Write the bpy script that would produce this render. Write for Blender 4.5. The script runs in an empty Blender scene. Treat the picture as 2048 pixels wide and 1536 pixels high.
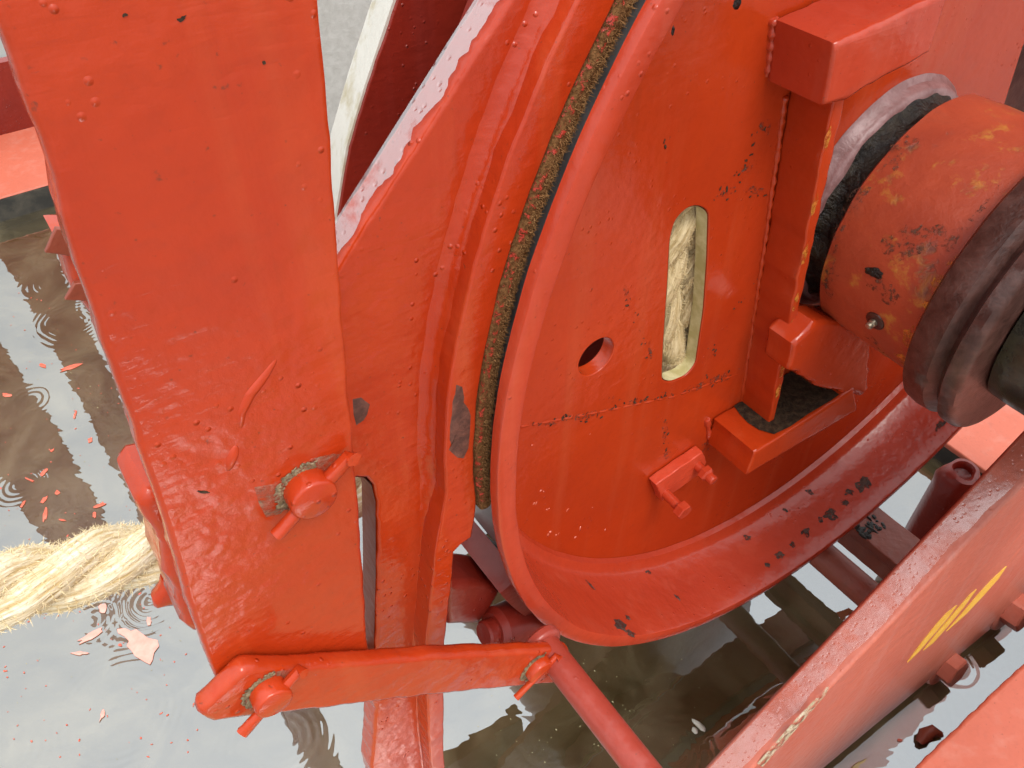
import bpy, bmesh, math, random
import numpy as np
from mathutils import Vector, noise as mnoise

rng = random.Random(7)
scene = bpy.context.scene
COL = scene.collection

# ------------------------------------------------------------------ camera
CAM = np.array([0.0, 0.0, 1.15])
PITCH = 0.7728057                       # below the horizon
FPX = 1655.0                            # focal length for a 2048 px wide frame
cam_data = bpy.data.cameras.new('camera')
cam_data.sensor_fit = 'HORIZONTAL'
cam_data.sensor_width = 36.0
cam_data.lens = 36.0 * FPX / 2048.0
cam_data.clip_start = 0.02
cam_data.clip_end = 200.0
cam_data.dof.use_dof = False
cam = bpy.data.objects.new('camera', cam_data)
COL.objects.link(cam)
cam.location = CAM
cam.rotation_euler = (math.pi / 2 - PITCH, 0, 0)
scene.camera = cam

# ------------------------------------------------------------------ sky and sun (thin bright overcast)
SUN_EL, SUN_AZ = math.radians(58), math.radians(150)     # azimuth clockwise from +Y
world = bpy.data.worlds.new('World')
scene.world = world
world.use_nodes = True
wn, wl = world.node_tree.nodes, world.node_tree.links
wn.clear()
w_out = wn.new('ShaderNodeOutputWorld')
w_bg = wn.new('ShaderNodeBackground')
w_hsv = wn.new('ShaderNodeHueSaturation')
w_sky = wn.new('ShaderNodeTexSky')
w_sky.sky_type = 'NISHITA'
w_sky.sun_disc = False
w_sky.sun_elevation = SUN_EL
w_sky.sun_rotation = SUN_AZ
w_sky.air_density = 1.0
w_sky.dust_density = 4.0
w_sky.ozone_density = 1.0
w_hsv.inputs['Saturation'].default_value = 0.3
w_bg.inputs['Strength'].default_value = 0.15
wl.new(w_sky.outputs[0], w_hsv.inputs['Color'])
# even cloud veil: nearly three times as bright overhead as at the horizon, as under any closed cloud cover
VEIL = 12.0
w_tc = wn.new('ShaderNodeTexCoord')
w_sep = wn.new('ShaderNodeSeparateXYZ')
wl.new(w_tc.outputs['Generated'], w_sep.inputs[0])
w_cl = wn.new('ShaderNodeMapRange')
w_cl.inputs['From Min'].default_value = 0.0
w_cl.inputs['From Max'].default_value = 1.0
w_cl.inputs['To Min'].default_value = VEIL * 0.36
w_cl.inputs['To Max'].default_value = VEIL
wl.new(w_sep.outputs['Z'], w_cl.inputs['Value'])
w_col = wn.new('ShaderNodeMix')
w_col.data_type = 'RGBA'
w_col.blend_type = 'MULTIPLY'
w_col.inputs[0].default_value = 1.0
w_col.inputs[6].default_value = (0.95, 0.98, 1.0, 1)
wl.new(w_cl.outputs[0], w_col.inputs[7])
w_mix = wn.new('ShaderNodeMix')
w_mix.data_type = 'RGBA'
w_mix.inputs[0].default_value = 0.8
wl.new(w_hsv.outputs[0], w_mix.inputs[6])
wl.new(w_col.outputs[2], w_mix.inputs[7])
wl.new(w_mix.outputs[2], w_bg.inputs['Color'])
wl.new(w_bg.outputs[0], w_out.inputs['Surface'])

sun_data = bpy.data.lights.new('sun', 'SUN')
sun_data.energy = 1.3
sun_data.angle = math.radians(22)
sun_data.color = (1.0, 0.96, 0.9)
sun = bpy.data.objects.new('sun', sun_data)
COL.objects.link(sun)
sd = Vector((math.sin(SUN_AZ) * math.cos(SUN_EL), math.cos(SUN_AZ) * math.cos(SUN_EL), math.sin(SUN_EL)))
sun.rotation_euler = sd.to_track_quat('Z', 'Y').to_euler()

vs = scene.view_settings
vs.view_transform = 'Standard'
vs.look = 'None'
vs.exposure = 0.54
vs.gamma = 1.0
vs.use_curve_mapping = False
scene.cycles.max_bounces = 8
scene.cycles.use_denoising = True
scene.cycles.use_adaptive_sampling = True
scene.cycles.adaptive_threshold = 0.02

# ------------------------------------------------------------------ frame of the winch
# x runs along the disc, z up, s along the drum axis towards the viewer; origin on the axis
AZ = 0.61335556
A = np.array([math.sin(AZ), -math.cos(AZ), 0.0])
H = np.array([math.cos(AZ), math.sin(AZ), 0.0])
Z = np.array([0.0, 0.0, 1.0])
C = np.array([0.39952, 0.62067, 0.72206])
FW = np.array([0, math.cos(PITCH), -math.sin(PITCH)])
RT = np.array([1.0, 0, 0])
UP = np.cross(RT, FW)

def W(x, z, s):
    return C + x * H + z * Z + s * A

def ray(u, v):
    return FW + (u - 1024) / FPX * RT - (v - 768) / FPX * UP

def D(u, v, s):
    """survey point: where the sight line meets the vertical plane s -> (x, z)"""
    d = ray(u, v)
    t = ((C - CAM) @ A + s) / (d @ A)
    X = CAM + t * d - C
    return (float(X @ H), float(X @ Z))

def G(u, v, z=0.0):
    """survey point on the level z above the water"""
    d = ray(u, v)
    return CAM + d * ((z - CAM[2]) / d[2])

def proj(X):
    X = np.asarray(X) - CAM
    w = X @ FW
    return 1024 + FPX * (X @ RT) / w, 768 - FPX * (X @ UP) / w

def DD(pts, s):
    return [D(u, v, s) for u, v in pts]

# ------------------------------------------------------------------ materials
def nodes_of(name):
    m = bpy.data.materials.new(name)
    m.use_nodes = True
    n, l = m.node_tree.nodes, m.node_tree.links
    return m, n, l, n['Principled BSDF']

def math_node(n, l, op, a, b=None, clamp=False):
    k = n.new('ShaderNodeMath')
    k.operation = op
    k.use_clamp = clamp
    for i, v in enumerate((a, b)):
        if v is None:
            continue
        if isinstance(v, (int, float)):
            k.inputs[i].default_value = v
        else:
            l.new(v, k.inputs[i])
    return k.outputs[0]

def noise_tex(n, l, vec, scale, detail=3.0, rough=0.55, dist=0.0):
    k = n.new('ShaderNodeTexNoise')
    k.inputs['Scale'].default_value = scale
    k.inputs['Detail'].default_value = detail
    k.inputs['Roughness'].default_value = rough
    k.inputs['Distortion'].default_value = dist
    l.new(vec, k.inputs['Vector'])
    return k.outputs['Fac']

def ramp(n, l, fac, p0, p1, c0=(0, 0, 0, 1), c1=(1, 1, 1, 1)):
    k = n.new('ShaderNodeValToRGB')
    k.color_ramp.elements[0].position = p0
    k.color_ramp.elements[1].position = p1
    k.color_ramp.elements[0].color = c0
    k.color_ramp.elements[1].color = c1
    l.new(fac, k.inputs['Fac'])
    return k.outputs['Color']

def mix_rgb(n, l, fac, a, b):
    k = n.new('ShaderNodeMix')
    k.data_type = 'RGBA'
    for sock, v in ((k.inputs[0], fac), (k.inputs[6], a), (k.inputs[7], b)):
        if isinstance(v, (int, float)):
            sock.default_value = v
        elif isinstance(v, tuple):
            sock.default_value = v if len(v) == 4 else v + (1,)
        else:
            l.new(v, sock)
    return k.outputs[2]

def scaled(n, l, vec, sx, sy, sz, off=(0, 0, 0)):
    k = n.new('ShaderNodeMapping')
    k.inputs['Scale'].default_value = (sx, sy, sz)
    k.inputs['Location'].default_value = off
    l.new(vec, k.inputs['Vector'])
    return k.outputs[0]

def paint(name, base, dark, rough=0.17, lumps=0.45, nibs=0.8, wrinkle=0.08, dirt=0.0, dirt_col=(0.06, 0.045, 0.03), seed=0, old=None, old_amt=0.0, dirt_scale=14.0):
    """thick glossy brush-applied deck paint"""
    m, n, l, b = nodes_of(name)
    tc = n.new('ShaderNodeTexCoord')
    vec = scaled(n, l, tc.outputs['Object'], 1, 1, 1, (seed * 1.7, seed * 0.9, seed * 2.3))
    big = noise_tex(n, l, vec, 7.0, 4.0, 0.6)
    fine = noise_tex(n, l, vec, 160.0, 4.0, 0.6)
    col = mix_rgb(n, l, ramp(n, l, big, 0.35, 0.7), base, dark)
    col = mix_rgb(n, l, math_node(n, l, 'MULTIPLY', ramp(n, l, fine, 0.5, 0.75), 0.22), col, tuple(c * 0.62 for c in base))
    # faint vertical rain streaks and chalky fading
    sk = noise_tex(n, l, scaled(n, l, vec, 34, 34, 2.2), 1.0, 5.0, 0.6, 0.3)
    col = mix_rgb(n, l, math_node(n, l, 'MULTIPLY', ramp(n, l, sk, 0.52, 0.72), 0.35), col, (base[0] * 1.02, base[1] * 1.75 + 0.006, base[2] * 2.2 + 0.012))
    col = mix_rgb(n, l, math_node(n, l, 'MULTIPLY', ramp(n, l, noise_tex(n, l, scaled(n, l, vec, 40, 40, 3.0, (3.3, 1.1, 0)), 1.0, 6.0, 0.7), 0.6, 0.75), 0.30), col, (base[0] * 0.5, base[1] * 0.6, base[2] * 0.8))
    gn = noise_tex(n, l, vec, 340.0, 2.0, 0.5)
    col = mix_rgb(n, l, math_node(n, l, 'MULTIPLY', ramp(n, l, gn, 0.70, 0.78), 0.6), col, (0.10, 0.03, 0.015))
    if old is not None:
        om = noise_tex(n, l, vec, 24.0, 7.0, 0.65, 0.4)
        col = mix_rgb(n, l, ramp(n, l, om, 1.0 - old_amt - 0.03, 1.0 - old_amt + 0.03), col, old)
    rg = math_node(n, l, 'MULTIPLY_ADD', fine, 0.12)
    rg.node.inputs[2].default_value = rough - 0.05
    if dirt > 0:
        dm = noise_tex(n, l, vec, dirt_scale, 9.0, 0.72, 0.3)
        msk = ramp(n, l, dm, 0.78 - dirt, 0.88 - dirt)
        col = mix_rgb(n, l, msk, col, dirt_col)
        rg = math_node(n, l, 'MULTIPLY_ADD', msk, 0.25)
        rg.node.inputs[2].default_value = rough
    l.new(col, b.inputs['Base Color'])
    l.new(rg, b.inputs['Roughness'])
    b.inputs['Specular IOR Level'].default_value = 0.45
    # relief: slow waves of thick paint, fine orange peel, drips and nibs
    h1 = math_node(n, l, 'MULTIPLY', noise_tex(n, l, vec, 55.0, 2.0, 0.5), lumps)
    h2 = math_node(n, l, 'MULTIPLY', noise_tex(n, l, vec, 230.0, 3.0, 0.6), 0.16 * lumps)
    hw = math_node(n, l, 'MULTIPLY', noise_tex(n, l, scaled(n, l, vec, 0.6, 0.6, 3.2), 60.0, 3.0, 0.55, 0.6), wrinkle)
    vo = n.new('ShaderNodeTexVoronoi')
    vo.inputs['Scale'].default_value = 130.0
    vo.inputs['Randomness'].default_value = 1.0
    l.new(vec, vo.inputs['Vector'])
    nb = ramp(n, l, vo.outputs['Distance'], 0.05, 0.2, (1, 1, 1, 1), (0, 0, 0, 1))
    sel = ramp(n, l, noise_tex(n, l, vec, 20.0, 2.0), 0.5, 0.62)
    nb = math_node(n, l, 'MULTIPLY', math_node(n, l, 'MULTIPLY', nb, sel), nibs * 0.35)
    hs = math_node(n, l, 'ADD', math_node(n, l, 'ADD', h1, h2), math_node(n, l, 'ADD', hw, nb))
    bp = n.new('ShaderNodeBump')
    bp.inputs['Strength'].default_value = 1.0
    bp.inputs['Distance'].default_value = 0.0032
    l.new(hs, bp.inputs['Height'])
    l.new(bp.outputs[0], b.inputs['Normal'])
    return m

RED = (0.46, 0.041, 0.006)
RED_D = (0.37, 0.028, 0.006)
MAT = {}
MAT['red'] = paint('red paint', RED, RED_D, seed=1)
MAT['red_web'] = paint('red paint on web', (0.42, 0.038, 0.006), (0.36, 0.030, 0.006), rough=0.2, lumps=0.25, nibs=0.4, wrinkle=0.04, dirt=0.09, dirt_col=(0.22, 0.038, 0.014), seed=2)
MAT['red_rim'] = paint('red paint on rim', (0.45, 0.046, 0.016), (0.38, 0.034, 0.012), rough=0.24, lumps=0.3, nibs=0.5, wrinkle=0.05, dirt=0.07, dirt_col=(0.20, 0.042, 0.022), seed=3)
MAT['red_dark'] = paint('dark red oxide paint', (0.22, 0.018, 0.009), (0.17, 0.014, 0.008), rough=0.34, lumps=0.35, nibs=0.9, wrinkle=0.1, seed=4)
MAT['salmon'] = paint('weathered salmon red paint', (0.52, 0.145, 0.092), (0.47, 0.122, 0.078), rough=0.36, lumps=0.55, nibs=0.6, wrinkle=0.15, dirt=0.03, dirt_col=(0.30, 0.10, 0.06), seed=5)
MAT['salmon_flat'] = paint('faded salmon hatch paint', (0.52, 0.125, 0.072), (0.47, 0.11, 0.062), rough=0.5, lumps=0.25, nibs=0.3, wrinkle=0.1, dirt=0.05, dirt_col=(0.25, 0.10, 0.05), seed=6)
MAT['red_worn'] = paint('worn red paint with yellow undercoat', (0.58, 0.06, 0.02), (0.5, 0.05, 0.02), rough=0.4, lumps=0.5, nibs=0.4, wrinkle=0.2, dirt=0.02, seed=7, old=(0.48, 0.19, 0.03), old_amt=0.34)
MAT['rod_red'] = paint('dull rod paint', (0.34, 0.048, 0.03), (0.27, 0.036, 0.022), rough=0.3, lumps=0.4, nibs=0.4, wrinkle=0.0, dirt=0.05, dirt_col=(0.12, 0.04, 0.03), seed=9)
MAT['rust_bar'] = paint('rusty red bar', (0.24, 0.045, 0.02), (0.16, 0.035, 0.02), rough=0.45, lumps=0.5, nibs=0.4, wrinkle=0.1, dirt=0.12, dirt_col=(0.07, 0.04, 0.025), seed=8)

def simple(name, c0, c1, rough=0.6, scale=80.0, bump=0.4, dist=0.002, metallic=0.0, lo=0.4, hi=0.65, detail=6.0, stretch=(1, 1, 1), spec=0.5, alpha=None):
    m, n, l, b = nodes_of(name)
    tc = n.new('ShaderNodeTexCoord')
    vec = scaled(n, l, tc.outputs['Object'], *stretch)
    f = noise_tex(n, l, vec, scale, detail, 0.65, 0.2)
    l.new(mix_rgb(n, l, ramp(n, l, f, lo, hi), c0, c1), b.inputs['Base Color'])
    b.inputs['Roughness'].default_value = rough
    b.inputs['Metallic'].default_value = metallic
    b.inputs['Specular IOR Level'].default_value = spec
    if alpha:
        l.new(ramp(n, l, noise_tex(n, l, vec, alpha[2], 6.0, 0.7, 0.3), alpha[0], alpha[1]), b.inputs['Alpha'])
    bp = n.new('ShaderNodeBump')
    bp.inputs['Strength'].default_value = bump
    bp.inputs['Distance'].default_value = dist
    l.new(f, bp.inputs['Height'])
    l.new(bp.outputs[0], b.inputs['Normal'])
    return m

MAT['rust'] = simple('bare rust', (0.075, 0.026, 0.017), (0.16, 0.055, 0.035), 0.7, 120, 0.7)
MAT['grease'] = simple('black grease', (0.006, 0.004, 0.003), (0.03, 0.021, 0.011), 0.3, 70, 1.0, 0.008, spec=0.35)
MAT['grease_dry'] = simple('dry brown grease', (0.022, 0.014, 0.009), (0.065, 0.04, 0.022), 0.6, 160, 0.8, 0.003, spec=0.15)
MAT['grease_tan'] = simple('tan pin grease', (0.10, 0.07, 0.035), (0.30, 0.23, 0.13), 0.3, 140, 0.8, 0.003)
MAT['smear_thin'] = simple('thin grease stain', (0.06, 0.035, 0.025), (0.16, 0.06, 0.035), 0.5, 160, 0.6, 0.003, spec=0.3, alpha=(0.50, 0.66, 190))
MAT['red_flecked'] = simple('red paint rubbed on lining', (0.40, 0.03, 0.015), (0.48, 0.05, 0.025), 0.4, 300, 0.6, alpha=(0.52, 0.60, 260))
MAT['cream_flecked'] = simple('scraped primer', (0.42, 0.36, 0.22), (0.62, 0.55, 0.4), 0.5, 120, 0.5, alpha=(0.44, 0.58, 90))
MAT['smear'] = simple('greasy smear on paint', (0.20, 0.14, 0.09), (0.48, 0.12, 0.075), 0.3, 120, 0.8, 0.004, alpha=(0.40, 0.62, 75))
MAT['smear_dark'] = simple('dry grease smear', (0.05, 0.034, 0.028), (0.12, 0.07, 0.052), 0.55, 160, 0.8, 0.003, spec=0.2, alpha=(0.36, 0.52, 170))
MAT['grease_web'] = simple('grease film on boss', (0.17, 0.075, 0.07), (0.27, 0.15, 0.145), 0.34, 55, 0.5, 0.003, spec=0.4)
MAT['collar'] = simple('greasy brown collar', (0.040, 0.015, 0.011), (0.085, 0.036, 0.028), 0.3, 60, 0.45, 0.003, spec=0.4)
MAT['shaft'] = simple('oily shaft', (0.012, 0.010, 0.006), (0.045, 0.036, 0.02), 0.25, 40, 0.5, 0.002)
MAT['steel'] = simple('polished brake surface', (0.22, 0.215, 0.22), (0.30, 0.295, 0.30), 0.38, 50, 0.05, 0.001, metallic=0.6, stretch=(1, 1, 1))
MAT['lining'] = simple('brown woven brake lining', (0.12, 0.052, 0.018), (0.27, 0.13, 0.05), 0.95, 420, 1.0, 0.003, spec=0.1)
MAT['fibre'] = simple('lining fibres', (0.24, 0.115, 0.043), (0.40, 0.22, 0.09), 0.9, 300, 0.0, spec=0.1)
MAT['cream'] = simple('cream primer', (0.42, 0.36, 0.16), (0.62, 0.55, 0.32), 0.4, 60, 0.3)
MAT['white_old'] = simple('flaking white paint', (0.34, 0.28, 0.14), (0.56, 0.54, 0.48), 0.5, 36, 0.6, 0.003, lo=0.32, hi=0.5, stretch=(1, 1, 0.35))
MAT['grey_wall'] = simple('grey painted bulkhead', (0.40, 0.385, 0.355), (0.47, 0.455, 0.425), 0.6, 46, 0.5, 0.004)
MAT['black'] = simple('black waterline strip', (0.02, 0.018, 0.014), (0.06, 0.05, 0.035), 0.5, 30, 0.4)
MAT['yellow'] = simple('yellow chalk paint', (0.72, 0.42, 0.045), (0.80, 0.52, 0.08), 0.6, 90, 0.4)
MAT['orange_wear'] = simple('yellow undercoat wear', (0.50, 0.20, 0.02), (0.55, 0.11, 0.02), 0.5, 140, 0.6, alpha=(0.42, 0.6, 110))
MAT['flake'] = simple('paint flake', (0.66, 0.10, 0.05), (0.70, 0.16, 0.10), 0.5, 60, 0.3)
MAT['flake_pale'] = simple('pale paint flake', (0.80, 0.33, 0.26), (0.85, 0.42, 0.34), 0.5, 60, 0.2)
MAT['white_drop'] = simple('dried white spatter', (0.45, 0.42, 0.34), (0.62, 0.58, 0.5), 0.6, 90, 0.3)
def drop_mat():
    m, n, l, b = nodes_of('water drop')
    b.inputs['Base Color'].default_value = (0.6, 0.12, 0.06, 1)
    b.inputs['Roughness'].default_value = 0.02
    b.inputs['Specular IOR Level'].default_value = 0.8
    b.inputs['Coat Weight'].default_value = 1.0
    b.inputs['Coat Roughness'].default_value = 0.01
    return m
MAT['drop'] = drop_mat()
MAT['nipple'] = simple('grease nipple steel', (0.30, 0.25, 0.18), (0.5, 0.45, 0.35), 0.35, 120, 0.3, metallic=0.8)

def rusty_sleeve():
    m, n, l, b = nodes_of('worn sleeve paint')
    tc = n.new('ShaderNodeTexCoord')
    vec = tc.outputs['Object']
    big = noise_tex(n, l, vec, 11, 6, 0.65, 0.3)
    mid = noise_tex(n, l, vec, 34, 8, 0.68, 0.1)
    col = mix_rgb(n, l, ramp(n, l, big, 0.35, 0.65), (0.38, 0.058, 0.020), (0.27, 0.036, 0.014))
    col = mix_rgb(n, l, ramp(n, l, mid, 0.56, 0.66), col, (0.40, 0.15, 0.025))
    sp = n.new('ShaderNodeSeparateXYZ')
    l.new(vec, sp.inputs[0])
    pit = math_node(n, l, 'MULTIPLY', ramp(n, l, mid, 0.53, 0.62), ramp(n, l, big, 0.52, 0.62))
    col = mix_rgb(n, l, pit, col, (0.15, 0.045, 0.032))
    gs = noise_tex(n, l, vec, 5.0, 5.0, 0.6, 0.5)
    col = mix_rgb(n, l, math_node(n, l, 'MULTIPLY', ramp(n, l, gs, 0.5, 0.7), 0.6), col, (0.16, 0.07, 0.05))
    l.new(col, b.inputs['Base Color'])
    b.inputs['Roughness'].default_value = 0.45
    hh = math_node(n, l, 'SUBTRACT', mid, math_node(n, l, 'MULTIPLY', pit, 0.5))
    bp = n.new('ShaderNodeBump')
    bp.inputs['Strength'].default_value = 0.6
    bp.inputs['Distance'].default_value = 0.0026
    l.new(hh, bp.inputs['Height'])
    l.new(bp.outputs[0], b.inputs['Normal'])
    return m
MAT['sleeve'] = rusty_sleeve()

def rope_mat(name, c0, c1, c2):
    m, n, l, b = nodes_of(name)
    uv = n.new('ShaderNodeUVMap')
    tc = n.new('ShaderNodeTexCoord')
    st = noise_tex(n, l, scaled(n, l, uv.outputs[0], 1.6, 26, 1), 1.0, 5, 0.6, 0.2)
    nz = noise_tex(n, l, tc.outputs['Object'], 90, 5, 0.6)
    col = mix_rgb(n, l, ramp(n, l, st, 0.35, 0.62), c0, c1)
    col = mix_rgb(n, l, ramp(n, l, nz, 0.55, 0.8), col, c2)
    l.new(col, b.inputs['Base Color'])
    b.inputs['Roughness'].default_value = 0.85
    b.inputs['Specular IOR Level'].default_value = 0.15
    bp = n.new('ShaderNodeBump')
    bp.inputs['Strength'].default_value = 0.9
    bp.inputs['Distance'].default_value = 0.004
    l.new(st, bp.inputs['Height'])
    l.new(bp.outputs[0], b.inputs['Normal'])
    return m
MAT['rope'] = rope_mat('manila rope', (0.56, 0.40, 0.18), (0.92, 0.84, 0.64), (0.70, 0.55, 0.31))
MAT['rope_dim'] = rope_mat('shaded manila rope', (0.40, 0.28, 0.13), (0.66, 0.52, 0.31), (0.48, 0.35, 0.17))  # same rope, with the shade behind the web put into its colour
MAT['fuzz_dim'] = simple('shaded rope fibre', (0.50, 0.38, 0.19), (0.66, 0.53, 0.32), 0.85, 200, 0.0, spec=0.1)  # fibres darkened likewise for the shaded wraps
MAT['rope_fuzz'] = simple('rope fibre', (0.74, 0.60, 0.34), (0.85, 0.74, 0.50), 0.8, 200, 0.0, spec=0.2)

RINGS = [(250, 590, 0.05, 0.035), (40, 970, 0.035, 0.022), (105, 565, 0.035, 0.03), (300, 1200, 0.05, 0.03), (240, 1430, 0.07, 0.03),
         (1340, 1500, 0.045, 0.02), (60, 800, 0.03, 0.02), (560, 1480, 0.05, 0.03), (150, 640, 0.06, 0.03), (30, 1500, 0.03, 0.02), (190, 1240, 0.03, 0.02), (1900, 1330, 0.03, 0.02)]

def water_mat():
    m, n, l, b = nodes_of('rain water')
    n.remove(b)
    out = n['Material Output']
    geo = n.new('ShaderNodeNewGeometry')
    pos = geo.outputs['Position']
    h = math_node(n, l, 'MULTIPLY', noise_tex(n, l, pos, 4.0, 1.0, 0.4), 0.9)
    h = math_node(n, l, 'ADD', h, math_node(n, l, 'MULTIPLY', noise_tex(n, l, scaled(n, l, pos, 16, 46, 1), 1.0, 1.0, 0.4, 0.4), 0.05))
    dst = math_node(n, l, 'MULTIPLY', math_node(n, l, 'SUBTRACT', noise_tex(n, l, pos, 9.0, 2.0), 0.5), 0.03)
    brk = ramp(n, l, noise_tex(n, l, pos, 11.0, 2.0, 0.5), 0.38, 0.62)
    for u, v, r0, wd in RINGS:
        g = G(u, v)
        vd = n.new('ShaderNodeVectorMath')
        vd.operation = 'DISTANCE'
        l.new(pos, vd.inputs[0])
        vd.inputs[1].default_value = (g[0], g[1], 0)
        d = vd.outputs['Value']
        d = math_node(n, l, 'ADD', d, dst)
        e = math_node(n, l, 'DIVIDE', math_node(n, l, 'SUBTRACT', d, r0), wd)
        env = math_node(n, l, 'POWER', 2.718, math_node(n, l, 'MULTIPLY', math_node(n, l, 'MULTIPLY', e, e), -1.0))
        wv = math_node(n, l, 'SINE', math_node(n, l, 'MULTIPLY', d, 6.283 / 0.0125))
        h = math_node(n, l, 'ADD', h, math_node(n, l, 'MULTIPLY', math_node(n, l, 'MULTIPLY', math_node(n, l, 'MULTIPLY', wv, env), brk), 0.034))
    bp = n.new('ShaderNodeBump')
    bp.inputs['Strength'].default_value = 1.0
    bp.inputs['Distance'].default_value = 0.0035
    l.new(h, bp.inputs['Height'])
    fr = n.new('ShaderNodeFresnel')
    fr.inputs['IOR'].default_value = 3.1
    l.new(bp.outputs[0], fr.inputs['Normal'])
    tr = n.new('ShaderNodeBsdfTransparent')
    tr.inputs['Color'].default_value = (0.82, 0.77, 0.64, 1)
    gl = n.new('ShaderNodeBsdfGlossy')
    gl.inputs['Roughness'].default_value = 0.0
    gl.inputs['Color'].default_value = (0.93, 0.97, 1, 1)
    l.new(bp.outputs[0], gl.inputs['Normal'])
    # silt hanging in the water, in drifts
    df = n.new('ShaderNodeBsdfDiffuse')
    sn_ = noise_tex(n, l, pos, 7.0, 6.0, 0.65, 0.8)
    l.new(mix_rgb(n, l, ramp(n, l, sn_, 0.35, 0.68), (0.15, 0.11, 0.045), (0.26, 0.21, 0.115)), df.inputs['Color'])
    sm_ = n.new('ShaderNodeMixShader')
    l.new(math_node(n, l, 'MULTIPLY_ADD', ramp(n, l, sn_, 0.3, 0.7), 0.3), sm_.inputs[0])
    sm_.inputs[0].links[0].from_node.inputs[2].default_value = 0.2
    l.new(tr.outputs[0], sm_.inputs[1])
    l.new(df.outputs[0], sm_.inputs[2])
    mx = n.new('ShaderNodeMixShader')
    l.new(fr.outputs[0], mx.inputs[0])
    l.new(sm_.outputs[0], mx.inputs[1])
    l.new(gl.outputs[0], mx.inputs[2])
    l.new(mx.outputs[0], out.inputs['Surface'])
    return m
MAT['water'] = water_mat()

def film_mat(name, amount):
    m, n, l, b = nodes_of(name)
    n.remove(b)
    tc = n.new('ShaderNodeTexCoord')
    p = tc.outputs['Object']
    vo = n.new('ShaderNodeTexVoronoi')
    vo.inputs['Scale'].default_value = 170.0
    l.new(p, vo.inputs['Vector'])
    h = math_node(n, l, 'ADD', noise_tex(n, l, p, 45, 3, 0.5), math_node(n, l, 'MULTIPLY', ramp(n, l, vo.outputs['Distance'], 0.1, 0.3), 0.5))
    bp = n.new('ShaderNodeBump')
    bp.inputs['Strength'].default_value = 0.8
    bp.inputs['Distance'].default_value = 0.0007
    l.new(h, bp.inputs['Height'])
    gl = n.new('ShaderNodeBsdfGlossy')
    gl.inputs['Roughness'].default_value = 0.16
    l.new(bp.outputs[0], gl.inputs['Normal'])
    tr = n.new('ShaderNodeBsdfTransparent')
    mx = n.new('ShaderNodeMixShader')
    cover = ramp(n, l, noise_tex(n, l, p, 28, 6, 0.65, 0.4), 0.34, 0.5)
    l.new(math_node(n, l, 'MULTIPLY_ADD', cover, amount), mx.inputs[0])
    mx.inputs[0].links[0].from_node.inputs[2].default_value = amount * 0.15
    l.new(tr.outputs[0], mx.inputs[1])
    l.new(gl.outputs[0], mx.inputs[2])
    l.new(mx.outputs[0], n['Material Output'].inputs['Surface'])
    return m
MAT['film'] = film_mat('standing rain film', 0.34)
MAT['film_thin'] = film_mat('thin rain film', 0.15)

def grid_strip(name, p0, p1, q0, q1, n_, mat, parent, rag=0.12, flip=False):
    """thin sheet between two edges p0-p1 and q0-q1 (world points) with a ragged far side"""
    v, f = [], []
    for i in range(n_ + 1):
        t = i / n_
        a_, b_ = p0 + (p1 - p0) * t, q0 + (q1 - q0) * t
        e0 = 0.03 + rag * (0.5 + mnoise.noise(Vector((t * 9, 1, 2))) * 0.6 + mnoise.noise(Vector((t * 37, 5, 2))) * 0.4)
        for k in range(5):
            u = e0 + (0.98 - e0) * k / 4
            v.append(a_ + (b_ - a_) * u)
    for i in range(n_):
        for k in range(4):
            f.append((i * 5 + k, i * 5 + k + 1, i * 5 + k + 6, i * 5 + k + 5))
    if flip:
        f = [q[::-1] for q in f]
    return from_data(name, v, f, mat, parent, True, 60)

def deck_mat():
    m, n, l, b = nodes_of('silty deck under water')
    tc = n.new('ShaderNodeTexCoord')
    p = tc.outputs['Object']
    f = noise_tex(n, l, p, 5, 7, 0.65, 0.6)
    g = noise_tex(n, l, p, 60, 5, 0.7)
    col = mix_rgb(n, l, ramp(n, l, f, 0.35, 0.68), (0.30, 0.23, 0.11), (0.46, 0.37, 0.21))
    col = mix_rgb(n, l, ramp(n, l, g, 0.6, 0.75), col, (0.42, 0.32, 0.17))
    l.new(col, b.inputs['Base Color'])
    b.inputs['Roughness'].default_value = 0.9
    return m
MAT['deck'] = deck_mat()

# ------------------------------------------------------------------ mesh helpers
def empty(name, loc, label=None, cat=None, group=None):
    o = bpy.data.objects.new(name, None)
    COL.objects.link(o)
    o.location = loc
    o.empty_display_size = 0.02
    tag(o, label, cat, group)
    return o

def tag(o, label=None, cat=None, group=None, kind=None):
    for k, v in (('label', label), ('category', cat), ('group', group), ('kind', kind)):
        if v:
            o[k] = v
    return o

def world_loc(o):
    p = np.zeros(3)
    while o is not None:
        p = p + np.array(o.location)
        o = o.parent
    return p

def finish(name, me, mat, parent=None, smooth=True, angle=40, weighted=False):
    o = bpy.data.objects.new(name, me)
    COL.objects.link(o)
    if parent is not None:
        o.parent = parent
        off = world_loc(parent)
        n = len(me.vertices)
        co = np.empty(n * 3)
        me.vertices.foreach_get('co', co)
        co = (co.reshape(-1, 3) - off).ravel()
        me.vertices.foreach_set('co', co)
    me.materials.clear()
    me.materials.append(MAT[mat] if isinstance(mat, str) else mat)
    if smooth:
        me.polygons.foreach_set('use_smooth', [True] * len(me.polygons))
        me.set_sharp_from_angle(angle=math.radians(angle))
        if weighted:
            md = o.modifiers.new('normals', 'WEIGHTED_NORMAL')
            md.keep_sharp = True
    me.update()
    return o

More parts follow.
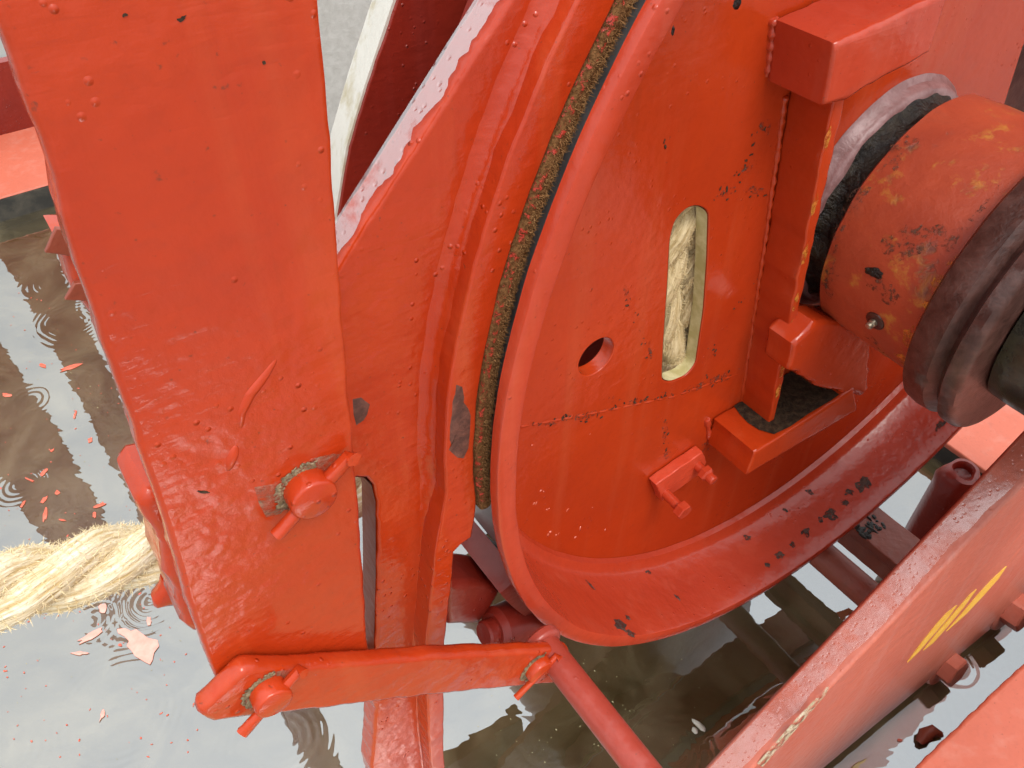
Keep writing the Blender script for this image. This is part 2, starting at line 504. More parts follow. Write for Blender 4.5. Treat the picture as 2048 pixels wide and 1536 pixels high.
def from_data(name, verts, faces, mat, parent=None, smooth=True, angle=40, uvs=None):
    me = bpy.data.meshes.new(name)
    me.from_pydata([tuple(map(float, v)) for v in verts], [], faces)
    if uvs is not None:
        lay = me.uv_layers.new(name='UVMap')
        idx = np.empty(len(me.loops), dtype=int)
        me.loops.foreach_get('vertex_index', idx)
        lay.data.foreach_set('uv', np.asarray(uvs)[idx].ravel())
    return finish(name, me, mat, parent, smooth, angle)

def resample(pts, step):
    out = []
    k = len(pts)
    for i in range(k):
        p, q = np.array(pts[i]), np.array(pts[(i + 1) % k])
        d = np.linalg.norm(q - p)
        m = max(1, int(d / step))
        for j in range(m):
            out.append(p + (q - p) * j / m)
    return out

def rounded(pts, r, seg=5):
    """round the corners of a polygon"""
    out = []
    k = len(pts)
    for i in range(k):
        p0, p, p1 = np.array(pts[i - 1]), np.array(pts[i]), np.array(pts[(i + 1) % k])
        a, b = p0 - p, p1 - p
        la, lb = np.linalg.norm(a), np.linalg.norm(b)
        d = min(r, la * 0.45, lb * 0.45)
        s, e = p + a / la * d, p + b / lb * d
        for j in range(seg + 1):
            t = j / seg
            out.append((1 - t) ** 2 * s + 2 * t * (1 - t) * p + t * t * e)
    return out

_tmp_n = [0]
def plate(name, outline, s0, s1, mat, parent=None, bevel=0.003, holes=(), wob=0.0005, step=0.006, axes=None, origin=None, round_r=0.0, angle=50):
    """an extruded plate with rolled edges; outline in the (x, z) plane of the winch, thick from s0 to s1"""
    if axes is None:
        ax, ay, az, org = H, Z, A, C
    else:
        ax, ay, az = axes
        org = origin
    cu = bpy.data.curves.new(name + '_c', 'CURVE')
    cu.dimensions = '2D'
    cu.fill_mode = 'BOTH'
    th = s1 - s0
    cu.extrude = max(th / 2 - bevel, 1e-5)
    cu.bevel_depth = bevel
    cu.bevel_resolution = 1
    cu.offset = -bevel
    for k, loop in enumerate([outline] + list(holes)):
        loop = [np.array(p, float) for p in loop]
        if round_r and k == 0:
            loop = rounded(loop, round_r)
        loop = resample(loop, step)
        sp = cu.splines.new('POLY')
        sp.points.add(len(loop) - 1)
        for i, p in enumerate(loop):
            jx = mnoise.noise(Vector((p[0] * 60, p[1] * 60, s0 * 37 + 1.3))) * wob * 1.6 + mnoise.noise(Vector((p[0] * 220, p[1] * 220, 9.1))) * wob * 0.6
            jy = mnoise.noise(Vector((p[0] * 60, p[1] * 60, s0 * 37 + 7.7))) * wob * 1.6 + mnoise.noise(Vector((p[0] * 220, p[1] * 220, 3.1))) * wob * 0.6
            sp.points[i].co = (p[0] + jx, p[1] + jy, 0, 1)
        sp.use_cyclic_u = True
    ob = bpy.data.objects.new(name + '_c', cu)
    COL.objects.link(ob)
    dg = bpy.context.evaluated_depsgraph_get()
    me = bpy.data.meshes.new_from_object(ob.evaluated_get(dg))
    bpy.data.objects.remove(ob)
    bpy.data.curves.remove(cu)
    me.name = name
    n = len(me.vertices)
    co = np.empty(n * 3)
    me.vertices.foreach_get('co', co)
    co = co.reshape(-1, 3)
    wco = org + co[:, :1] * ax + co[:, 1:2] * ay + (co[:, 2:3] + (s0 + s1) / 2) * az
    me.vertices.foreach_set('co', wco.ravel())
    bm = bmesh.new()
    bm.from_mesh(me)
    bmesh.ops.remove_doubles(bm, verts=bm.verts, dist=1e-6)
    bmesh.ops.recalc_face_normals(bm, faces=bm.faces)
    bm.to_mesh(me)
    bm.free()
    return finish(name, me, mat, parent, True, angle, weighted=True)

def frame_of(d):
    d = np.array(d, float)
    d = d / np.linalg.norm(d)
    t = np.array([0, 0, 1.0]) if abs(d[2]) < 0.9 else np.array([1.0, 0, 0])
    u = np.cross(t, d)
    u /= np.linalg.norm(u)
    return u, np.cross(d, u), d

def lathe(name, prof, mat, parent=None, n=160, org=None, axis=None, wob=0.0, arc=None, cap=True, angle=40):
    """prof: list of (s, r) from back to front round the axis; arc=(t0, t1) leaves a sector"""
    org = C if org is None else np.array(org)
    if axis is None:
        u, v, d = H, Z, A
    else:
        u, v, d = frame_of(axis)
    full = arc is None
    t0, t1 = (0, 2 * math.pi) if full else arc
    m = n if full else n + 1
    verts, faces = [], []
    for i in range(m):
        t = t0 + (t1 - t0) * i / n
        for k, (s, r) in enumerate(prof):
            rr = r
            if wob and r > 1e-6:
                rr += wob * mnoise.noise(Vector((math.cos(t) * r * 40, math.sin(t) * r * 40, s * 40 + k * 0.1)))
            verts.append(org + (math.cos(t) * u + math.sin(t) * v) * rr + d * s)
    K = len(prof)
    for i in range(n):
        j = (i + 1) % m if full else i + 1
        for k in range(K - 1):
            faces.append((i * K + k, j * K + k, j * K + k + 1, i * K + k + 1))
    if not full and cap and prof[0] == prof[-1]:
        faces.append(tuple(range(K - 2, -1, -1)))
        faces.append(tuple((m - 1) * K + k for k in range(K - 1)))
    if full and cap:
        for k, rev in ((0, True), (K - 1, False)):
            if prof[k][1] > 1e-6:
                ring = [i * K + k for i in range(m)]
                faces.append(tuple(ring[::-1] if rev else ring))
    me = bpy.data.meshes.new(name)
    me.from_pydata([tuple(map(float, p)) for p in verts], [], faces)
    bm = bmesh.new()
    bm.from_mesh(me)
    bmesh.ops.remove_doubles(bm, verts=bm.verts, dist=1e-6)
    bmesh.ops.recalc_face_normals(bm, faces=bm.faces)
    bm.to_mesh(me)
    bm.free()
    return finish(name, me, mat, parent, True, angle)

def tube_data(path, r, n=12, twist=None, rough=0.0):
    path = [np.array(p, float) for p in path]
    m = len(path)
    verts, uvs = [], []
    prev = None
    length = 0
    for i in range(m):
        d = path[min(i + 1, m - 1)] - path[max(i - 1, 0)]
        d /= np.linalg.norm(d)
        if prev is None:
            u, v, _ = frame_of(d)
        else:
            u = prev - d * (prev @ d)
            u /= np.linalg.norm(u)
            v = np.cross(d, u)
        prev = u
        if i:
            length += np.linalg.norm(path[i] - path[i - 1])
        rr = r[i] if hasattr(r, '__len__') else r
        for k in range(n):
            t = 2 * math.pi * k / n
            q = rr
            if rough:
                q += rough * mnoise.noise(Vector(tuple(path[i] * 90)) + Vector((math.cos(t), math.sin(t), 0)) * 1.5)
            verts.append(path[i] + q * (math.cos(t) * u + math.sin(t) * v))
            uvs.append((length * 30, k / n))
    faces = []
    for i in range(m - 1):
        for k in range(n):
            a, b = i * n + k, i * n + (k + 1) % n
            faces.append((a, b, b + n, a + n))
    faces.append(tuple(range(n - 1, -1, -1)))
    faces.append(tuple((m - 1) * n + k for k in range(n)))
    return verts, faces, uvs

def tube(name, path, r, mat, parent=None, n=14, rough=0.0):
    v, f, uv = tube_data(path, r, n, rough=rough)
    return from_data(name, v, f, mat, parent, True, 50, uv)

def rod(name, p, d, r, length, mat, parent=None, b=None, n=40, wob=0.0002):
    b = min(r * 0.15, 0.003) if b is None else b
    return lathe(name, [(0, 0), (0, r - b), (b, r), (length * 0.33, r), (length * 0.66, r), (length - b, r), (length - b * 0.3, r - b * 0.4), (length, r - b), (length, 0)], mat, parent, n, p, d, wob)

def blob_outline(cx, cy, rx, ry, rot=0.0, n=22, jag=0.3, seed=0):
    pts = []
    for i in range(n):
        t = 2 * math.pi * i / n
        k = 1 + jag * (mnoise.noise(Vector((math.cos(t) * 1.6 + seed * 3.1, math.sin(t) * 1.6, seed * 1.7))) * 1.4 + mnoise.noise(Vector((math.cos(t) * 4 + seed, math.sin(t) * 4, 5.5))) * 0.7)
        x, y = rx * k * math.cos(t), ry * k * math.sin(t)
        pts.append((cx + x * math.cos(rot) - y * math.sin(rot), cy + x * math.sin(rot) + y * math.cos(rot)))
    return pts

def patch_mesh(name, blobs, mapper, mat, parent, lift=0.0006, kind=None):
    """flat smears laid on a surface: each blob is an outline in surface coordinates; mapper(p, lift) -> world"""
    verts, faces = [], []
    for pts in blobs:
        c = np.mean(np.array(pts), axis=0)
        b0 = len(verts)
        k = len(pts)
        verts.append(mapper(c, lift))
        for f in (0.8, 1.0):
            for p in pts:
                q = c + (np.array(p) - c) * f
                verts.append(mapper(q, lift if f < 1 else -0.0002))
        for i in range(k):
            j = (i + 1) % k
            faces.append((b0, b0 + 1 + i, b0 + 1 + j))
            faces.append((b0 + 1 + i, b0 + 1 + k + i, b0 + 1 + k + j, b0 + 1 + j))
    me = bpy.data.meshes.new(name)
    me.from_pydata([tuple(map(float, v)) for v in verts], [], faces)
    bm = bmesh.new()
    bm.from_mesh(me)
    bmesh.ops.recalc_face_normals(bm, faces=bm.faces)
    bm.to_mesh(me)
    bm.free()
    o = finish(name, me, mat, parent, True, 60)
    if kind:
        o['kind'] = kind
    return o

def crumbs(name, pts, mat, parent, rmin, rmax, kind='stuff', seed=1):
    """little lumps sitting at world points (pos, normal)"""
    r_ = random.Random(seed)
    bm = bmesh.new()
    for p, nrm in pts:
        r = r_.uniform(rmin, rmax)
        k = bmesh.ops.create_icosphere(bm, subdivisions=1, radius=r)
        u, v, d = frame_of(nrm)
        sx, sy, sz = r_.uniform(0.7, 2.0), r_.uniform(0.5, 1.0), r_.uniform(0.2, 0.45)
        ang = r_.uniform(0, 6.28)
        for vt in k['verts']:
            q = np.array(vt.co) * (1 + 0.25 * r_.uniform(-1, 1))
            x, y = q[0] * sx, q[1] * sy
            x, y = x * math.cos(ang) - y * math.sin(ang), x * math.sin(ang) + y * math.cos(ang)
            vt.co = Vector(tuple(np.array(p) + u * x + v * y + d * q[2] * sz))
    me = bpy.data.meshes.new(name)
    bm.to_mesh(me)
    bm.free()
    o = finish(name, me, mat, parent, True, 80)
    if kind:
        o['kind'] = kind
    return o

def fuzz(name, roots, mat, parent, lmin, lmax, width, seed=3):
    """loose fibres: roots = (pos, normal, tangent)"""
    r_ = random.Random(seed)
    verts, faces = [], []
    for p, nrm, tg in roots:
        L = r_.uniform(lmin, lmax)
        dirv = np.array(nrm) * r_.uniform(0.35, 1.0) + np.array(tg) * r_.uniform(-1.0, 1.0) + np.array([r_.gauss(0, 0.35) for _ in range(3)])
        dirv /= np.linalg.norm(dirv)
        side = np.cross(dirv, [r_.gauss(0, 1) for _ in range(3)])
        side /= np.linalg.norm(side)
        bend = np.array([r_.gauss(0, 0.3) for _ in range(3)]) * L
        b0 = len(verts)
        for t in (0, 0.5, 1.0):
            q = np.array(p) + dirv * L * t + bend * t * t
            w = width * (1 - 0.7 * t)
            verts += [q - side * w, q + side * w]
        faces += [(b0, b0 + 1, b0 + 3, b0 + 2), (b0 + 2, b0 + 3, b0 + 5, b0 + 4)]
    o = from_data(name, verts, faces, mat, parent, True, 180)
    o['kind'] = 'stuff'
    return o

def plane_map(s):
    return lambda p, lift: W(p[0], p[1], s + lift)

# ================================================================== setting: deck and standing water
def sheet(name, z, mat, kind, half=4.0, cx=0.3, cy=1.4):
    v = [(cx - half, cy - half, z), (cx + half, cy - half, z), (cx + half, cy + half, z), (cx - half, cy + half, z)]
    o = from_data(name, v, [(0, 1, 2, 3)], mat, None, False)
    o['kind'] = kind
    return o
sheet('deck', -0.028, 'deck', 'structure')
X0, X1, X2, X3 = -3.7, -0.55, 1.15, 4.3          # unseen gap in the water, added to limit its sheen on the lever
Y0, Y1, Y2, Y3 = -2.6, -0.32, 0.16, 5.4
wv_ = [(x, y, 0.0) for y in (Y0, Y1, Y2, Y3) for x in (X0, X1, X2, X3)]
wf_ = [(r * 4 + c, r * 4 + c + 1, r * 4 + c + 5, r * 4 + c + 4) for r in range(3) for c in range(3) if (r, c) != (1, 1)]
wo = from_data('water', wv_, wf_, 'water', None, False)
wo['kind'] = 'structure'

# bulwark beyond the puddle, running parallel to the winch disc
bul = empty('bulwark', W(-0.75, -0.72, -1.95), 'red bulwark foot with black waterline strip at the far side of the puddle', 'bulwark')
ZB = -C[2]
def prism_x(name, prof, x0, x1, mat, parent):
    """prof: (s, z) outline swept along x"""
    k = len(prof)
    v = [W(x0, z, s) for s, z in prof] + [W(x1, z, s) for s, z in prof]
    f = [(i, (i + 1) % k, k + (i + 1) % k, k + i) for i in range(k)] + [tuple(range(k - 1, -1, -1)), tuple(range(k, 2 * k))]
    me = bpy.data.meshes.new(name)
    me.from_pydata([tuple(map(float, p)) for p in v], [], f)
    bm = bmesh.new(); bm.from_mesh(me); bmesh.ops.recalc_face_normals(bm, faces=bm.faces); bm.to_mesh(me); bm.free()
    return finish(name, me, mat, parent, True, 30)
prism_x('waterline_strip', [(-1.892, ZB - 0.02), (-1.892, ZB + 0.0545), (-1.99, ZB + 0.0545), (-1.99, ZB - 0.02)], -1.6, -0.42, 'black', bul)
prism_x('foot_ledge', [(-1.896, ZB + 0.0555), (-1.899, ZB + 0.060), (-2.225, ZB + 0.064), (-2.225, ZB + 0.0555)], -1.6, -0.42, 'salmon_flat', bul)
prism_x('wall_panel', [(-2.226, ZB + 0.0555), (-2.226, ZB + 0.245), (-2.26, ZB + 0.245), (-2.26, ZB + 0.0555)], -1.6, -0.42, 'red_dark', bul)
bh = empty('bulkhead', W(0.3, -0.72, -1.4), 'grey painted steel bulkhead behind the winch', 'bulkhead')
prism_x('wall', [(-1.4, ZB - 0.02), (-1.4, ZB + 0.8), (-1.46, ZB + 0.8), (-1.46, ZB - 0.02)], -0.28, 1.2, 'grey_wall', bh)
for k, (xs, wd, lab) in enumerate(((-0.69, 0.063, 'dark red bulwark stay mirrored in the puddle, nearer the lever plate'), (-0.972, 0.105, 'dark red bulwark stay mirrored in the puddle, farther from the lever plate'))):
    st = empty('bulwark_stay', W(xs, ZB + 0.245, -2.25), lab, 'post', 'bulwark stays standing behind the puddle')
    plate('stay_plate', [(xs - wd, ZB + 0.2455), (xs + wd, ZB + 0.2455), (xs + wd, ZB + 2.2), (xs - wd, ZB + 2.2)], -2.26, -2.235, 'red_dark', st)
    plate('foot_gusset', [(xs - wd * 1.3, ZB + 0.2455), (xs + wd * 1.3, ZB + 0.2455), (xs + wd, ZB + 0.36), (xs - wd, ZB + 0.36)], -2.234, -2.228, 'red_dark', st)

# ================================================================== winch drum
drum = empty('winch_drum', W(0, -0.5, 0), 'large red brake drum wheel with slotted web and deep rim', 'winch drum')
S_WEB = -0.093
# web with the round hole and the slot
hole = []
hc = D(1193, 714, S_WEB)
for i in range(40):
    t = 2 * math.pi * i / 40
    hole.append((hc[0] + 0.0185 * math.cos(t), hc[1] + 0.0185 * math.sin(t)))
sl = DD([(1376, 414), (1400, 411), (1418, 424), (1415, 520), (1408, 620), (1396, 700), (1392, 728), (1372, 752), (1340, 765), (1324, 760), (1327, 690), (1336, 560), (1340, 480), (1350, 440)], S_WEB)
slot = rounded(sl, 0.006, 3)
circ = [(0.476 * math.cos(2 * math.pi * i / 220), 0.476 * math.sin(2 * math.pi * i / 220)) for i in range(220)]
web = plate('web', circ, S_WEB - 0.014, S_WEB, 'red_web', drum, bevel=0.0012, holes=[hole, slot, rounded(DD([(2052, 75), (1992, 262), (2060, 330), (2260, 250), (2240, 60)], S_WEB), 0.01, 3)], wob=0.0, step=0.01)
# pale primer showing on the wall of the slot
def wall_ring(name, loop, s0, s1, mat, parent, inset):
    loop = resample([np.array(p) for p in loop], 0.004)
    c = np.mean(loop, axis=0)
    lp = []
    k = len(loop)
    for i in range(k):
        tg = loop[(i + 1) % k] - loop[i - 1]
        nn = np.array([-tg[1], tg[0]]); nn /= np.linalg.norm(nn) + 1e-12
        if nn @ (c - loop[i]) < 0: nn = -nn
        lp.append(loop[i] + nn * inset)
    v = [W(p[0], p[1], s0) for p in lp] + [W(p[0], p[1], s1) for p in lp]
    f = [(i, (i + 1) % k, k + (i + 1) % k, k + i) for i in range(k)]
    return from_data(name, v, f, mat, parent, True, 50)
wall_ring('slot_edge', slot, S_WEB - 0.0135, S_WEB - 0.001, 'cream', web, 0.0008)
# rim: lip, outer face, brake surface and the deep inner wall with its weld fillet
lathe('rim', [(-0.11, 0.4835), (-0.0925, 0.4635), (-0.086, 0.4655), (-0.082, 0.4725), (-0.076, 0.4765), (-0.05, 0.4795), (-0.02, 0.4825), (-0.003, 0.4846), (-0.0007, 0.4853),
              (0.0, 0.4865), (0.0, 0.4982), (-0.0006, 0.4995), (-0.0018, 0.5), (-0.0085, 0.5), (-0.0098, 0.4985), (-0.0102, 0.4895), (-0.0104, 0.4852), (-0.11, 0.4852), (-0.11, 0.4835)],
      'red_rim', drum, n=260, wob=0.0007, cap=False)
lathe('brake_surface', [(-0.0108, 0.4855), (-0.0108, 0.4868), (-0.108, 0.4868), (-0.108, 0.4855)], 'steel', drum, n=260, cap=False)
# boss around the shaft
lathe('boss', [(-0.0928, 0.119), (-0.089, 0.1135), (-0.082, 0.1115), (-0.079, 0.110), (-0.0772, 0.106), (-0.0768, 0.09)], 'grease_web', drum, n=120, cap=False, wob=0.0012)
lathe('grease_packing', [(-0.0775, 0.106), (-0.076, 0.104), (-0.072, 0.102), (-0.067, 0.101), (-0.062, 0.1015), (-0.057, 0.1035), (-0.0545, 0.098)], 'grease', drum, n=260, cap=False, wob=0.006)
# barrel behind the web
lathe('barrel', [(-0.75, 0.16), (-0.108, 0.16)], 'red_dark', drum, n=80, cap=False)
lathe('blocking_disc', [(-0.262, 0.16), (-0.262, 0.40), (-0.25, 0.40), (-0.25, 0.16)], 'red_dark', drum, n=120, cap=False)  # disc added to block the bright water behind the round hole
lathe('dark_backing', [(-0.150, 0.28), (-0.150, 0.483), (-0.142, 0.483), (-0.142, 0.28)], 'collar', drum, n=60, cap=False, arc=(math.radians(-35), math.radians(75)))  # plate added so that the window in the web looks dark

# dog frame welded on the web: upper box, rib, lower pocket
fr = drum
tb = DD([(1672, 90), (1895, -15), (1865, 105), (1650, 212)], -0.039)
tb = [tb[0], (tb[1][0] + 0.004, tb[1][1] + 0.002), D(1872, 75, -0.039), D(1860, 108, -0.039), D(1760, 162, -0.039), D(1690, 205, -0.039), tb[3]]
ubox = plate('upper_dog_box', tb, -0.0925, -0.039, 'red_rim', drum, bevel=0.004, wob=0.0012)
patch_mesh('worn_edge', [DD([(1672, 92), (1640, 78), (1600, 62), (1560, 52), (1552, 58), (1600, 76), (1640, 92), (1668, 104)], -0.039)], lambda p, l: W(p[0], p[1], -0.039) , 'orange_wear', ubox) if False else None
rib_t, rib_b = D(1655, 236, -0.053), D(1530, 890, -0.053)
rib = plate('rib', [(rib_t[0], rib_t[1] + 0.025), (rib_t[0] + 0.014, rib_t[1] + 0.025), (rib_b[0] + 0.010, rib_b[1] - 0.01), (rib_b[0], rib_b[1] - 0.01)], -0.0925, -0.053, 'red_web', drum, bevel=0.0022, wob=0.0012)
patch_mesh('worn_edge', [[(rib_t[0] + 0.004 + (rib_b[0] - rib_t[0]) * t0 + 0.004 * math.sin(k * 1.1), rib_t[1] + (rib_b[1] - rib_t[1]) * t0 + 0.012 * math.cos(k * 1.26)) for k in range(5)] for t0 in (0.05, 0.2, 0.33, 0.47, 0.55, 0.7, 0.78)], plane_map(-0.0525), 'orange_wear', rib, 0.0002, 'stuff')
lb = DD([(1510, 905), (1650, 810), (1655, 865), (1495, 950)], -0.033)
lbox = plate('lower_dog_box', [lb[0], (lb[1][0] + 0.05, lb[1][1] - 0.004), (lb[2][0] + 0.05, lb[2][1] + 0.006), lb[3]], -0.0925, -0.033, 'red_web', drum, bevel=0.003, wob=0.0012)
# greasy ledge on the lower box
film = []
for k, (fx, fs) in enumerate([(0.030, -0.0915), (0.026, -0.078), (0.024, -0.066), (0.026, -0.052), (0.034, -0.0385), (0.055, -0.036), (0.085, -0.037), (0.12, -0.036), (0.15, -0.0375), (0.158, -0.06), (0.155, -0.0915), (0.10, -0.0915)]):
    tz = lb[0][1] + (lb[1][1] - 0.004 - lb[0][1]) * fx / (lb[1][0] + 0.05 - lb[0][0])
    film.append(W(lb[0][0] + fx, tz + 0.0005, fs))
from_data('grease_film', film, [tuple(range(len(film)))], 'grease_dry', lbox, False)
# clamp block with two square-headed set screws, one lying slightly open
sb = DD([(1313, 970), (1407, 903), (1412, 925), (1404, 945), (1325, 1003)], -0.080)
blk = plate('clamp_block', sb, -0.0925, -0.080, 'red_worn', drum, bevel=0.0015, wob=0.0012)
for (u, v, L) in ((1330, 985, 0.034), (1394, 930, 0.030)):
    b0 = W(*D(u, v, -0.081), -0.081)
    d = A * 1.0 + Z * (-0.06)
    sc = rod('set_screw', b0 - A * 0.004, d, 0.0056, L, 'red_rim', drum, n=20)
    hp = b0 + d * (L - 0.012)
    if u < 1350:
        lathe('screw_head', [(0, 0), (0, 0.0090), (0.0008, 0.0098), (0.009, 0.0098), (0.010, 0.009), (0.010, 0)], 'red_rim', sc, 6, hp, d, 0.0, angle=25)
    else:
        lathe('screw_nut', [(-0.008, 0.0), (-0.008, 0.009), (-0.002, 0.009), (0.0, 0.006), (0.006, 0.0055), (0.008, 0)], 'red_rim', sc, 6, hp, d, 0.0, angle=25)

# grease flung along the welds of the web, smears on the rim
r2 = random.Random(11)
pts = []
def line_crumbs(p, q, n_, spread, s=S_WEB):
    for _ in range(n_):
        t = r2.random()
        u = p[0] + (q[0] - p[0]) * t + r2.gauss(0, spread)
        v = p[1] + (q[1] - p[1]) * t + r2.gauss(0, spread)
        pts.append((W(*D(u, v, s), s + 0.0003), A))
for seg in (((1060, 850), (1110, 848), 5, 3), ((1110, 838), (1160, 832), 14, 5), ((1165, 832), (1205, 822), 14, 5), ((1225, 812), (1300, 795), 16, 4), ((1300, 797), (1345, 790), 10, 4), ((1380, 775), (1470, 745), 14, 7),
            ((1490, 330), (1430, 400), 14, 9), ((1530, 240), (1490, 330), 10, 6), ((1520, 545), (1470, 620), 6, 2), ((1330, 840), (1330, 910), 9, 6), ((1440, 660), (1420, 720), 6, 6), ((1240, 570), (1300, 720), 10, 5), ((1330, 270), (1328, 300), 4, 2), ((1450, 395), (1540, 385), 10, 6)):
    line_crumbs(*seg)
crumbs('grease_crumbs', pts, 'grease_dry', drum, 0.0005, 0.0015)
wl_ = []
for i, (u, v, a_, b_, rot) in enumerate([(1090, 848, 26, 4, -.1), (1125, 838, 20, 6, -.2), (1175, 828, 26, 7, -.25), (1225, 818, 18, 4, -.2), (1270, 805, 26, 6, -.25), (1320, 797, 18, 4, -.2), (1390, 775, 30, 8, -.35), (1440, 758, 24, 9, -.4), (1222, 795, 7, 8, 0), (1535, 255, 14, 18, .2), (1492, 340, 8, 22, .5), (1455, 385, 20, 7, -.5), (1510, 380, 24, 8, -.1), (1330, 860, 7, 22, .1), (1335, 910, 9, 8, 0), (1300, 700, 4, 26, -.2), (1255, 590, 5, 30, -.25), (1400, 900, 30, 9, -.6)]):
    wl_.append(DD(blob_outline(u, v, a_, b_, rot, 18, 0.5, i + 200), S_WEB))
patch_mesh('grease_stains', wl_, plane_map(S_WEB), 'smear_thin', drum, 0.0003, 'stuff')

patch_mesh('painted_hole', [DD(blob_outline(1346, 62, 4, 11, 0.15, 14, 0.2, 71), S_WEB)], plane_map(S_WEB), 'grease', drum, 0.0002)  # dark patches painted for the shade inside two small holes
patch_mesh('painted_hole', [DD(blob_outline(1474, 9, 9, 14, 0.3, 14, 0.2, 72), S_WEB)], plane_map(S_WEB), 'grease', drum, 0.0002)
def bead(pxs, s0, r, mat='red_rim'):
    pth = []
    for i in range(len(pxs) - 1):
        k = max(2, int(math.hypot(pxs[i + 1][0] - pxs[i][0], pxs[i + 1][1] - pxs[i][1]) / 7))
        for j in range(k):
            t = j / k
            pth.append(W(*D(pxs[i][0] * (1 - t) + pxs[i + 1][0] * t, pxs[i][1] * (1 - t) + pxs[i + 1][1] * t, s0), s0))
    rr = [r * (0.8 + 0.25 * math.sin(i * 1.9) + 0.35 * mnoise.noise(Vector((i * 0.7, r * 900, s0)))) for i in range(len(pth))]
    v, f, uv = tube_data(pth, rr, 9, rough=r * 0.25)
    return from_data('weld_bead', v, f, mat, drum, True, 80, uv)
bead([(1546, 36), (1536, 158)], S_WEB, 0.0042)
bead([(1570, 192), (1545, 370), (1510, 620), (1476, 845)], S_WEB, 0.0030, 'red_web')
bead([(1414, 838), (1420, 884)], S_WEB, 0.0045)
bead([(1420, 884), (1470, 915)], S_WEB, 0.0035)
bead([(1040, 852), (1200, 822), (1345, 792), (1480, 745)], S_WEB - 0.0012, 0.0022, 'red_web')
wpts = [(W(*D(u, v, S_WEB), S_WEB), A) for u, v in [(1082, 981), (1087, 983), (1094, 1019), (1098, 1017), (1073, 1006), (1068, 1007), (1096, 1070), (1100, 1064), (1112, 1070), (1117, 1068), (1135, 1020), (1150, 1075), (1185, 1015), (1064, 890), (1180, 868), (1160, 1057), (1210, 1060)] for _ in range(1)]
crumbs('water_drops', wpts, 'drop', drum, 0.0010, 0.0026, 'stuff', 9)
patch_mesh('bare_marks', [DD(blob_outline(1596, 300, 5, 11, 0.0, 12, 0.3, 81), -0.0705), DD(blob_outline(1601, 340, 8, 9, 0.5, 12, 0.3, 82), -0.0705)], lambda p, l: W(rib_t[0] + (rib_b[0] - rib_t[0]) * (rib_t[1] - p[1]) / (rib_t[1] - rib_b[1]) - 0.0004 - l, p[1], -0.075 + (p[0] + 0.21) * 0.3) , 'white_drop', rib, 0.0004) if False else None
def rim_in(p, lift):
    t, s = p
    k = (s + 0.076) / 0.076
    r = 0.4765 + (0.4848 - 0.4765) * max(0.0, min(1.0, k)) - lift - 0.0004
    return C + (math.cos(t) * H + math.sin(t) * Z) * r + A * s
def rim_coords(u, v):
    """where the sight line meets the inner wall of the rim"""
    lo, hi = -0.09, 0.0
    for _ in range(40):
        mid = (lo + hi) / 2
        x, z = D(u, v, mid)
        if math.hypot(x, z) > 0.4765 + (mid + 0.076) / 0.076 * 0.0083: lo = mid
        else: hi = mid
    x, z = D(u, v, (lo + hi) / 2)
    return math.atan2(z, x), (lo + hi) / 2
sm = []
for i, (u, v, a_, b_, rot) in enumerate([(1295, 1142, 9, 6, 0), (1210, 1140, 8, 6, 0), (1160, 1140, 8, 5, .2), (1240, 1250, 22, 10, .5), (1262, 1268, 14, 7, 0), (1255, 1235, 8, 5, 0), (1495, 1075, 9, 7, 0),
        (1535, 1130, 9, 5, .5), (1560, 1110, 14, 7, .6), (1585, 1090, 8, 5, .4), (1610, 1065, 13, 9, .5), (1640, 1040, 8, 5, .2), (1660, 1030, 17, 13, .6), (1690, 1005, 10, 7, .5), (1725, 970, 24, 14, .6), (1700, 985, 12, 8, .4), (1615, 962, 18, 5, .1), (1880, 850, 18, 8, .5), (1620, 985, 7, 8, 0), (1570, 1020, 6, 5, 0), (1180, 1170, 6, 9, .3), (1355, 1195, 5, 6, 0)]):
    t, s = rim_coords(u, v)
    sx = a_ / 1900.0
    sm.append([(p[0] / 0.48, p[1]) for p in blob_outline(t * 0.48, s, sx, b_ / 1900.0 * 1.3, -0.2, 20, 0.55, i)])
patch_mesh('grease_smears', sm, rim_in, 'smear_dark', drum, 0.0003, 'stuff')

# ================================================================== shaft with clutch sleeve
sh = empty('clutch_shaft', W(0, -0.12, 0.0), 'worn red clutch sleeve with greasy brown collars on dark shaft', 'shaft')
slv = lathe('sleeve', [(-0.0545, 0.09), (-0.0555, 0.110), (-0.0525, 0.1145), (-0.03, 0.1155), (0.0, 0.1155), (0.03, 0.116), (0.0495, 0.1155), (0.0495, 0.09)], 'sleeve', sh, n=140, cap=False, wob=0.0018)
lathe('collar', [(0.0502, 0.09), (0.0502, 0.1285), (0.053, 0.133), (0.062, 0.1345), (0.074, 0.134), (0.078, 0.130), (0.0815, 0.1268), (0.0845, 0.129), (0.088, 0.1345), (0.096, 0.1345), (0.100, 0.1315), (0.1015, 0.126), (0.1015, 0.08)], 'collar', sh, n=160, cap=False, wob=0.0012)
lathe('shaft', [(-0.1, 0.085), (0.1, 0.085), (0.1035, 0.094), (0.12, 0.095), (0.33, 0.095), (0.34, 0.09), (0.34, 0.07), (0.55, 0.07), (0.55, 0)], 'shaft', sh, n=110, cap=False, wob=0.0006)
